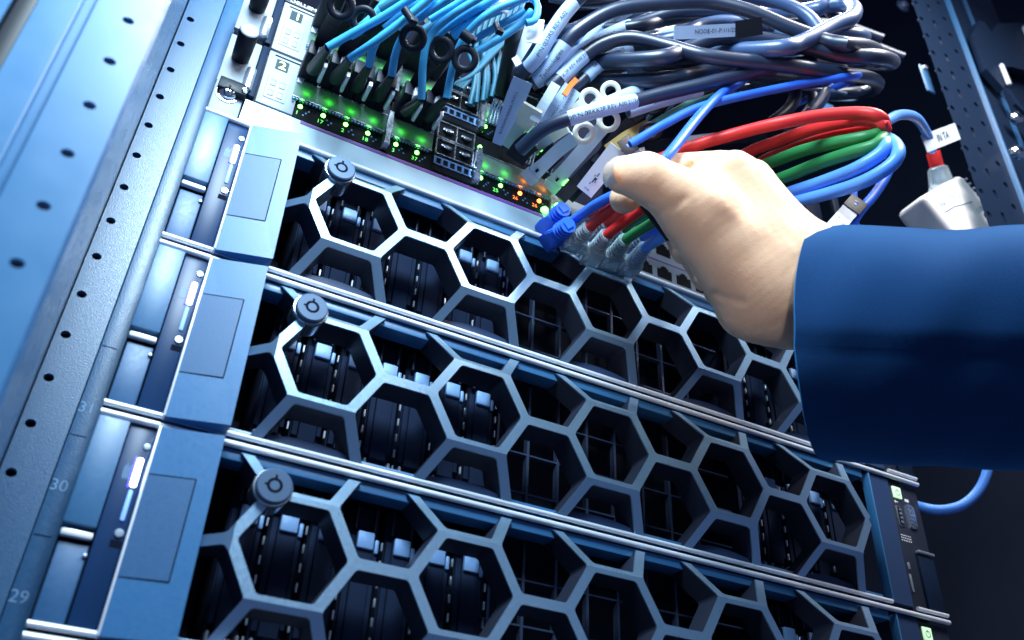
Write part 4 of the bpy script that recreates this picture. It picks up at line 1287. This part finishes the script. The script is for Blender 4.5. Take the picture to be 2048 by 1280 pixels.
net([(1540, 400, -74), (1590, 382, -94), (1650, 362, -114), (1715, 336, -136), (1762, 306, -148), (1772, 288, -150), (1760, 272, -142)], 3.7, 'light_blue_cable', 'inner blue cable of the coloured bend, under the green pair', RB)
net([(1540, 420, -72), (1592, 404, -92), (1660, 386, -114), (1730, 362, -136), (1782, 330, -150), (1797, 304, -154), (1786, 284, -150), (1764, 274, -140)], 3.7, 'light_blue_cable', 'outer blue cable of the coloured bend, the lowest of all', RB)
dn = net([(1788, 316, -120), (1770, 356, -118), (1748, 390, -114), (1722, 420, -110), (1700, 452, -106)], 2.9, 'blue_cable', 'blue cable dropping below the bend with a black tag and white flag')
tag_holder(1712, 408, -112, 11, (20, -24), '', dn)
p0, p1 = aty(1642, 486, -112), aty(1702, 418, -112)
fl2 = ribbon('paper_flag', 'tab_white', dn, [p0, p0.lerp(p1, .3), p0.lerp(p1, .7), p1], 9.5, 0.6)
d = (p1 - p0).normalized(); c = (Vector(CAM) - p0).normalized(); s = d.cross(c).normalized()
flat_text('1/1/24', 3.0, 'ink', fl2, p0.lerp(p1, .62) + c * .6 - s * 1.8, d, -s)
flat_text('1/1/36', 3.0, 'ink', fl2, p0.lerp(p1, .56) + c * .6 + s * 2.2, d, -s)
net([(1710, 360, -110), (1708, 400, -108), (1714, 470, -104)], 2.0, 'blue_cable', 'thin blue cable hanging straight down behind the black tag')
net([(1740, 262, -130), (1768, 246, -134), (1800, 230, -126), (1832, 236, -112), (1854, 268, -94), (1864, 300, -80)], 3.3, 'light_blue_cable', 'blue cable arching over to the white adapter').name = 'adapter_cable'
net([(1800, 1000, 12), (1836, 1012, 2), (1880, 1020, -10), (1925, 1010, -20), (1958, 980, -28), (1974, 945, -34), (1980, 905, -38), (1982, 860, -40)], 3.2, 'light_blue_cable', 'lone blue cable curling out beside the right server ear at lower right')
net([(1764, 905, 4), (1772, 925, 4), (1780, 950, 6)], 2.4, 'blue_cable', 'scrap of violet blue cable between sleeve and server corner')

# grey metal arm behind the loops, lower gap right of the hand
bm = bmesh.new()
for (u, v, y, wd, hh_) in ((1630, 430, -40, 14, 40), (1676, 424, -46, 6, 44)):
    q = aty(u, v, y)
    add_box(bm, q.x - wd / 2, q.x + wd / 2, q.y, q.y + 3, q.z - hh_ / 2, q.z + hh_ / 2, 0.5)
o = obj('slotted_bracket', bm, 'dark_rail_paint', None, 40); tag(o, 'dark slotted metal arm behind the hand under the blue cables', 'bracket')
q = aty(1655, 220, -20)
bm = bmesh.new(); add_prism(bm, [(q.x - 14, q.z - 8), (q.x - 8, q.z + 8), (q.x + 8, q.z + 10), (q.x + 20, q.z - 8)], q.y, q.y + 4)
bmesh.ops.recalc_face_normals(bm, faces=bm.faces)
o = obj('metal_plate', bm, 'rail_paint', None); tag(o, 'blue grey metal plate behind the cables above the red bend', 'plate')

# node label strip between the black cables
p0, p1, p2 = aty(1348, 66, -122), aty(1470, 60, -134), aty(1522, 52, -139)
nl = ribbon('node_label', 'sleeve_white', None, [p0, p0.lerp(p1, .5), p1], 7.0, 0.8)
tag(nl, 'white printed strip ending in a black block, between two highlighted cables', 'label')
ribbon('end_block', 'black_plastic', nl, [p1, p1.lerp(p2, .5), p2], 9.5, 2.4)
d = (p1 - p0).normalized(); c = (Vector(CAM) - p1).normalized(); s = d.cross(c).normalized()
if s.dot(Vector(-RM[1])) < 0: s = -s
flat_text('NODE-01-P:1/1/25', 3.3, 'ink', nl, p0.lerp(p1, .68) + c * .7, d, s)

# clear plugs in the patch switch: (cable colour, plug end, boot end, far end)
PLUGS = [('red_cable', (1128, 470), (1176, 428), (1206, 411), (1245, 395), -22, 'red cable in the back row, first clear plug'),
         ('red_cable', (1138, 496), (1178, 456), (1226, 416), (1275, 390), -34, 'red cable in the front row, first clear plug, just below the fingertip'),
         ('red_cable', (1166, 494), (1211, 447), (1246, 420), (1285, 395), -22, 'red cable in the back row, second clear plug'),
         ('red_cable', (1176, 522), (1212, 472), (1270, 428), (1318, 395), -34, 'red cable in the front row, second clear plug'),
         ('green_cable', (1198, 502), (1246, 458), (1282, 432), (1320, 408), -22, 'dark green cable in the back row'),
         ('green_cable', (1214, 530), (1249, 482), (1304, 446), (1345, 420), -34, 'green cable in the front row beside the red pair'),
         ('blue_cable', (1238, 522), (1284, 476), (1314, 460), (1345, 445), -22, 'blue cable in the back row beside the green pair'),
         ('light_blue_cable', (1252, 544), (1288, 498), (1322, 476), (1360, 450), -34, 'blue cable in the front row, last before the empty sockets')]
for mt, pe, be, fe, hid, y, lab in PLUGS:
    a, b_, e, h = aty(*pe, y + 18), aty(*be, y - 10), aty(*fe, y - 30), aty(*hid, y - 46)
    c = tube('network_cable', mt, None, spline([a.lerp(b_, .45), b_, e, h], 3), 3.0, 16)
    tag(c, lab, 'network cable', 'cables in clear plugs')
    d = b_ - a
    bm = bmesh.new()
    add_tube(bm, [a.lerp(b_, t) for t in (.42, .6, .8, 1.06)], lambda t: 4.9 - 1.2 * t, 16)
    for t in (.5, .6, .7, .8, .9, 1.0):
        q = a + d * t
        add_tube(bm, [q, q + d.normalized() * 1.2], 5.3 - 1.5 * (t - .4), 16)
    bt = obj('clear_boot', bm, 'clear_plastic', c, 40)
    dn_, sx, sz = frame(d)
    bm = bmesh.new()
    L = d.length * .5
    M = Matrix((sx, sz, dn_)).transposed()
    add_box(bm, -5.6, 5.6, -4, 4, 0, L, 0.7)
    add_box(bm, -3, 3, 4.2, 5.0, 4, L + 3, 0.3)
    bm.transform(Matrix.Translation(a) @ M.to_4x4())
    obj('plug', bm, 'clear_plastic', c, 40)
    bm = bmesh.new()
    for q in range(8): add_box(bm, -4.2 + q * 1.1, -3.6 + q * 1.1, -3, 2, 1.0, 5.0)
    bm.transform(Matrix.Translation(a) @ M.to_4x4())
    obj('contact', bm, 'tab_metal', c)
tie(1310, 440, -72, (20, 26), 26, 'black strap round the red and green cables beneath the palm', 2.2)
for (a, b_, y, lab) in (((1088, 462), (1128, 416), -16, 'upper blue plug boot beside the shelf'), ((1096, 486), (1138, 448), -26, 'lower blue plug boot half hidden by the honeycomb bezel')):
    p, q = aty(*a, y + 14), aty(*b_, y - 12)
    d = q - p
    bm = bmesh.new()
    add_tube(bm, [p + d * t for t in (0, .1, .35, .5, .72, 1)], lambda t: 7.4 if t < .45 else 5.6 - 2.0 * (t - .45), 4)
    bmesh.ops.bevel(bm, geom=bm.edges[:], offset=0.9, segments=2, affect='EDGES')
    for t in (.62, .72, .82, .92):
        z = p + d * t
        add_tube(bm, [z, z + d.normalized() * 1.1], 5.9 - 2.4 * (t - .45), 16)
    o = obj('plug_boot', bm, 'blue_cable', None, 40); tag(o, lab, 'plug')

# ------------------------------------------------------------------ white adapter with its plug
yA = -62
q = aty(1884, 418, yA)
ad = empty('adapter', q)
tag(ad, 'white plastic adapter with ribbed side, behind the perforated rail at right', 'adapter')
ax = aty(1830, 440, yA) - aty(1920, 386, yA)
ax = Vector((ax.x, 0, ax.z)).normalized()
up = Vector((-ax.z, 0, ax.x));  up = up if up.z > 0 else -up
M = Matrix((ax, Vector((0, 1, 0)), up)).transposed().to_4x4()
bm = bmesh.new(); add_box(bm, -38, 36, -12, 14, -60, 15, 5, 4); bm.transform(M)
body = obj('body', bm, 'adapter_white', ad, 40)
bm = bmesh.new()
for k in range(14): add_box(bm, -38.8, -34, -12.6, 14, 8 - k * 4.5, 10 - k * 4.5, 0.4)
bm.transform(M); obj('rib', bm, 'tab_metal', body, 40)
for s_, x, z, sz in (('Aw-1 LTK-2', 8, 2, 7.0), ('CUTIX', -22, -16, 5)):
    flat_text(s_, sz, 'rail_ink', body, M @ Vector((x, -12.1, z)), -ax if ax.x < 0 else ax, up)
bm = bmesh.new(); add_tube(bm, [M @ Vector((26, -12.2, -4)), M @ Vector((10, -12.2, 2 - 6)), M @ Vector((-20, -12.2, -8))], 0.3, 6)
obj('mould_line', bm, 'cage_blue', body)
a, b_ = aty(1886, 378, yA), aty(1866, 304, yA - 10)
d = b_ - a
bm = bmesh.new(); add_tube(bm, [a, a + d * .12, a + d * .55, a + d * .6], lambda t: 11 - 5.5 * t, 12)
obj('clear_plug', bm, 'clear_plastic', ad, 40, None)
bm = bmesh.new(); add_tube(bm, [a + d * .2, a + d * .5, a + d * 0.8, a + d * .98], 2.6, 14); 
obj('core', bm, 'tab_white', ad, 40)
bm = bmesh.new(); add_tube(bm, [a + d * .6, a + d * .75, a + d * .95, a + d * 1.0], 5.0, 18)
obj('collar', bm, 'red_cable', ad, 40)
for ch in list(ad.children):
    if ch.name.split('.')[0] in ('clear_plug', 'core', 'collar'): ch.location = -q * S
a1, b1 = aty(1848, 288, yA - 30), aty(1915, 262, yA - 30)
cb = bpy.data.objects['adapter_cable']; cb.name = 'network_cable'
fg = ribbon('paper_flag', 'tab_white', cb, [a1, a1.lerp(b1, .35), a1.lerp(b1, .7), b1], 13, 0.5)
d = (b1 - a1).normalized(); c = (Vector(CAM) - a1).normalized(); s = d.cross(c).normalized()
if s.dot(Vector(-RM[1])) < 0: s = -s
flat_text('IN TA', 8, 'ink', fg, a1.lerp(b1, .56) + c * 1.6, d, s)

# ================================================================== the hand and its sleeve
D0 = 455.0
PX = D0 / F
HC = Vector(CAM + ray(1420, 480) * D0)
E1, E2, E3 = Vector(RM[0]), Vector(RM[1]), Vector(RM[2])
def hp(u, v, c=0.0):
    return np.array([(u - 1420) * PX, (v - 480) * PX, c])
def to_world(q):
    return HC + E1 * q[0] + E2 * q[1] + E3 * q[2]

h = 1.1
lo = np.array([-64.0, -60.0, -44.0]); hi = np.array([100.0, 68.0, 76.0])
nx, ny, nz = [int((hi[i] - lo[i]) / h) + 1 for i in range(3)]
GX, GY, GZ = np.meshgrid(lo[0] + h * np.arange(nx), lo[1] + h * np.arange(ny), lo[2] + h * np.arange(nz), indexing='ij')
def cone(a, ra, b, rb, flat=1.0):
    """rounded cone; flat > 1 squeezes it along the line of sight"""
    ax_, bx = np.array(a, float), np.array(b, float)
    dz = 1.0 * flat
    px, py, pz = GX - ax_[0], GY - ax_[1], (GZ - ax_[2]) * dz
    dx, dy, dzz = bx[0] - ax_[0], bx[1] - ax_[1], (bx[2] - ax_[2]) * dz
    t = np.clip((px * dx + py * dy + pz * dzz) / (dx * dx + dy * dy + dzz * dzz), 0, 1)
    r = ra + (rb - ra) * t
    return (np.sqrt((px - dx * t) ** 2 + (py - dy * t) ** 2 + (pz - dzz * t) ** 2) - r) / (1 + 0.25 * (flat - 1))
def smin(a, b, k):
    hh_ = np.clip(0.5 + 0.5 * (b - a) / k, 0, 1)
    return b * (1 - hh_) + a * hh_ - k * hh_ * (1 - hh_)
R_ = lambda px: px * PX
# forearm, wrist, back of the hand
f = cone(hp(1780, 590, 2), R_(118), hp(1600, 572, 0), R_(114), 1.45)
f = smin(f, cone(hp(1600, 566, 0), R_(104), hp(1514, 372, 6), R_(49), 1.35), 14)      # back of hand to the middle knuckle
f = smin(f, cone(hp(1560, 560, -2), R_(92), hp(1462, 346, 2), R_(50), 1.25), 10)      # index metacarpal
f = smin(f, cone(hp(1590, 540, 10), R_(80), hp(1526, 400, 20), R_(46), 1.2), 8)
f = smin(f, cone(hp(1560, 590, -4), R_(92), hp(1382, 428, -9), R_(66), 1.15), 12)     # thumb metacarpal
f = smin(f, cone(hp(1400, 452, -6), R_(62), hp(1508, 606, 0), R_(70), 1.1), 8)        # ball of the thumb
f = smin(f, cone(hp(1500, 612, 2), R_(64), hp(1585, 628, 4), R_(60), 1.1), 5)         # heel of the hand
# index finger behind the thumb
ix = cone(hp(1460, 338, 14), R_(48), hp(1352, 334, 20), R_(41))
ix = smin(ix, cone(hp(1352, 334, 20), R_(41), hp(1284, 366, 19), R_(35)), 2)
ix = smin(ix, cone(hp(1284, 366, 19), R_(35), hp(1254, 392, 11), R_(31)), 2)
f = smin(f, ix, 1.6)
# curled middle, ring and little fingers, mostly hidden behind the palm
for a, b_, c_, d_ in ((hp(1520, 352, 16), hp(1430, 372, 46), hp(1390, 440, 46), hp(1392, 492, 32)),
                      (hp(1538, 400, 22), hp(1470, 440, 54), hp(1436, 505, 50), hp(1440, 550, 34)),
                      (hp(1560, 455, 26), hp(1512, 520, 52), hp(1482, 575, 46), hp(1490, 612, 30))):
    g = cone(a, 11.5, b_, 9.6)
    g = smin(g, cone(b_, 9.6, c_, 8.6), 2)
    g = smin(g, cone(c_, 8.6, d_, 7.4), 2)
    f = smin(f, g, 3)
# thumb
th_ = cone(hp(1392, 422, -9), R_(66), hp(1282, 364, -15), R_(47))
th_ = smin(th_, cone(hp(1282, 364, -15), R_(47), hp(1241, 357, -11), R_(37.5)), 3)
f = smin(f, th_, 7)
# creases: web fold, wrist lines, thumb joint lines
def crease(pts, depth, wd, zmax=12):
    """fold in the skin that follows a line as seen from the front"""
    global f
    best = None
    for (u0, v0), (u1, v1) in zip(pts[:-1], pts[1:]):
        a, b_ = hp(u0, v0), hp(u1, v1)
        dx, dy = b_[0] - a[0], b_[1] - a[1]
        t = np.clip(((GX[:, :, 0] - a[0]) * dx + (GY[:, :, 0] - a[1]) * dy) / (dx * dx + dy * dy), 0, 1)
        d_ = np.sqrt((GX[:, :, 0] - a[0] - dx * t) ** 2 + (GY[:, :, 0] - a[1] - dy * t) ** 2)
        best = d_ if best is None else np.minimum(best, d_)
    f = f + (depth * np.exp(-(best / wd) ** 2))[:, :, None] * (GZ < zmax)
crease([(1376, 338), (1390, 328), (1416, 312), (1446, 298), (1470, 288)], 2.4, 1.9)
crease([(1396, 308), (1392, 332)], 1.8, 1.6)
crease([(1310, 434), (1332, 424), (1352, 408)], 0.7, 1.3)
crease([(1420, 586), (1440, 598), (1466, 604)], 0.9, 1.6)
crease([(1500, 660), (1540, 640), (1590, 632)], 0.35, 1.6)
crease([(1540, 560), (1570, 520), (1590, 470)], 0.25, 1.6)
crease([(1262, 322), (1258, 345)], 0.3, 1.0)
crease([(1274, 320), (1271, 348)], 0.35, 1.0)
crease([(1286, 322), (1284, 346)], 0.25, 0.9)
crease([(1512, 300), (1536, 306), (1552, 318)], 0.4, 1.2)
def groove(a, b_, depth, wd):
    global f
    d_ = cone(a, 0.01, b_, 0.01)
    f = f + depth * np.exp(-(d_ / wd) ** 2)
groove(hp(1396, 314, -10), hp(1382, 338, -10), 1.6, 3.0)
groove(hp(1304, 440, -22), hp(1345, 416, -27), 0.9, 2.0)
groove(hp(1428, 588, -18), hp(1452, 606, -24), 1.3, 2.6)
groove(hp(1268, 330, -28), hp(1262, 392, -28), 0.35, 1.6)
groove(hp(1278, 326, -28), hp(1273, 394, -28), 0.3, 1.4)
groove(hp(1470, 520, -24), hp(1540, 470, -24), 0.6, 6)
# tendon of the thumb and of the index
f = f - 0.9 * np.exp(-(cone(hp(1400, 408, -26), .01, hp(1560, 500, -26), .01) / 4.5) ** 2)
f = f - 0.6 * np.exp(-(cone(hp(1468, 340, -14), .01, hp(1572, 470, -22), .01) / 4.0) ** 2)
f = f + 0.18 * np.sin(GX * .9 + GY * .5) * np.sin(GY * .8 - GZ * .6)

def surface_nets(f):
    ins = f < 0
    s8 = [ins[i:i + nx - 1, j:j + ny - 1, k:k + nz - 1] for i in (0, 1) for j in (0, 1) for k in (0, 1)]
    cnt = sum(x.astype(np.int8) for x in s8)
    act = (cnt > 0) & (cnt < 8)
    idx = -np.ones(act.shape, int)
    cells = np.argwhere(act)
    idx[act] = np.arange(len(cells))
    acc = np.zeros((len(cells), 3)); num = np.zeros(len(cells))
    cor = [(i, j, k) for i in (0, 1) for j in (0, 1) for k in (0, 1)]
    val = [f[cells[:, 0] + c0[0], cells[:, 1] + c0[1], cells[:, 2] + c0[2]] for c0 in cor]
    for a in range(8):
        for b_ in range(a + 1, 8):
            if sum(abs(cor[a][q] - cor[b_][q]) for q in range(3)) != 1: continue
            va, vb = val[a], val[b_]
            m = (va < 0) != (vb < 0)
            t = np.where(m, va / np.where(m, va - vb, 1), 0)
            p = np.array(cor[a])[None] + t[:, None] * (np.array(cor[b_]) - np.array(cor[a]))[None]
            acc[m] += p[m]; num[m] += 1
    verts = lo + h * (cells + acc / num[:, None])
    quads = []
    for ax_ in range(3):
        o1, o2 = (ax_ + 1) % 3, (ax_ + 2) % 3
        a = ins; b_ = np.roll(ins, -1, ax_)
        m = a != b_
        sl = [slice(1, n - 1) for n in ins.shape]
        mm = np.zeros_like(m); mm[tuple(sl)] = m[tuple(sl)]
        for c0 in np.argwhere(mm):
            q = []
            for e1_, e2_ in ((-1, -1), (0, -1), (0, 0), (-1, 0)):
                cc = c0.copy(); cc[o1] += e1_; cc[o2] += e2_
                q.append(idx[tuple(cc)])
            if min(q) < 0: continue
            if not ins[tuple(c0)]: q.reverse()
            quads.append(q)
    return verts, quads
V_, Q_ = surface_nets(f)
bm = bmesh.new()
base = to_world(hp(1600, 572, 0))
bv = [bm.verts.new(to_world(q) - base) for q in V_]
for q in Q_:
    try: bm.faces.new([bv[i] for i in q])
    except ValueError: pass
for _ in range(3): bmesh.ops.smooth_vert(bm, verts=bm.verts, factor=0.5, use_axis_x=True, use_axis_y=True, use_axis_z=True)
person = obj('person', bm, 'skin', None, 180, base)
tag(person, 'hand in a navy sleeve reaching into the cables, thumb and finger holding a blue cable', 'person')
# thumb nail, seen edge on at the tip
bm = bmesh.new()
rows = []
for i in range(9):
    a = math.radians(-50 + 100 * i / 8)
    row = []
    for k in range(7):
        t = k / 6
        u = 1224 - 21.5 * math.cos(a) - 1 + 2 * t
        row.append(bm.verts.new(to_world(hp(u + 13 * t * t, 357 + 31 * math.sin(a), -15 - 9 + 15 * (1 - t))) - base))
    rows.append(row)
for i in range(8):
    for k in range(6): bm.faces.new((rows[i][k], rows[i + 1][k], rows[i + 1][k + 1], rows[i][k + 1]))
bmesh.ops.recalc_face_normals(bm, faces=bm.faces)
obj('nail', bm, 'nail', person, 180)

# sleeve: cuff with a folded hem, running off to the right and toward the lens
bm = bmesh.new()
NS, NA = 46, 72
def sleeve_pt(t, a, inner=0.0):
    # cuff centre moves right; slightly nearer along the way
    u = 1652 + 720 * t
    cu_, cv_ = u, 686 + 10 * t + 14 * math.sin(t * 5) * t
    c = 6 - 70 * t
    rv = (232 + 10 * t + 5 * math.sin(9 * t + 1.2)) * PX - inner
    rc = (48 + 4 * math.sin(7 * t)) - inner
    wr = 1.3 * math.sin(13 * t + 3 * a) + 1.3 * math.sin(24 * t - 2 * a + 1) * math.exp(-2 * t) + 2.2 * math.sin(6 * t + 2 * a) + 0.7 * math.sin(37 * t + 5 * a)
    seam = -1.3 if -0.35 < math.sin(a) < -0.03 - 0.06 * t and math.cos(a) > 0 else 0
    # a = 0 faces the lens, a = 90 degrees is the lower edge
    q = hp(cu_, cv_, c)
    q[1] += (rv + wr * t) * math.sin(a)
    q[2] -= (rc + wr) * math.cos(a)
    q[0] += -112 * PX * math.cos(a) * (1 - t) - (0.0 if t > .02 else 0.0)
    # top of the cuff sits a little to the left
    q[0] += 10 * PX * math.sin(a) * (1 - t)
    # seam ridge: cloth above overlaps the cloth below
    if abs(t - 0.045) < 0.012: q[2] += 0.5 * math.cos(a); q[1] -= 0.5 * math.sin(a)
    k = 1 / (1 + math.exp(-(math.sin(a) + 0.08 - 0.07 * t) * 110))
    q[2] += 3.2 * k * max(0.0, math.cos(a))
    return q
rows = []
for i in range(NS + 1):
    t = i / NS
    rows.append([bm.verts.new(to_world(sleeve_pt(t, 2 * math.pi * k / NA)) - base) for k in range(NA)])
inn = []
for i in range(8):
    t = i * 0.03
    inn.append([bm.verts.new(to_world(sleeve_pt(t, 2 * math.pi * k / NA, 2.0)) - base) for k in range(NA)])
def skin_rows(A, B):
    for k in range(NA): bm.faces.new((A[k], A[(k + 1) % NA], B[(k + 1) % NA], B[k]))
for i in range(NS): skin_rows(rows[i], rows[i + 1])
skin_rows(inn[0], rows[0])
for i in range(7): skin_rows(inn[i + 1], inn[i])
bmesh.ops.recalc_face_normals(bm, faces=bm.faces)
obj('sleeve', bm, 'fabric', person, 50)
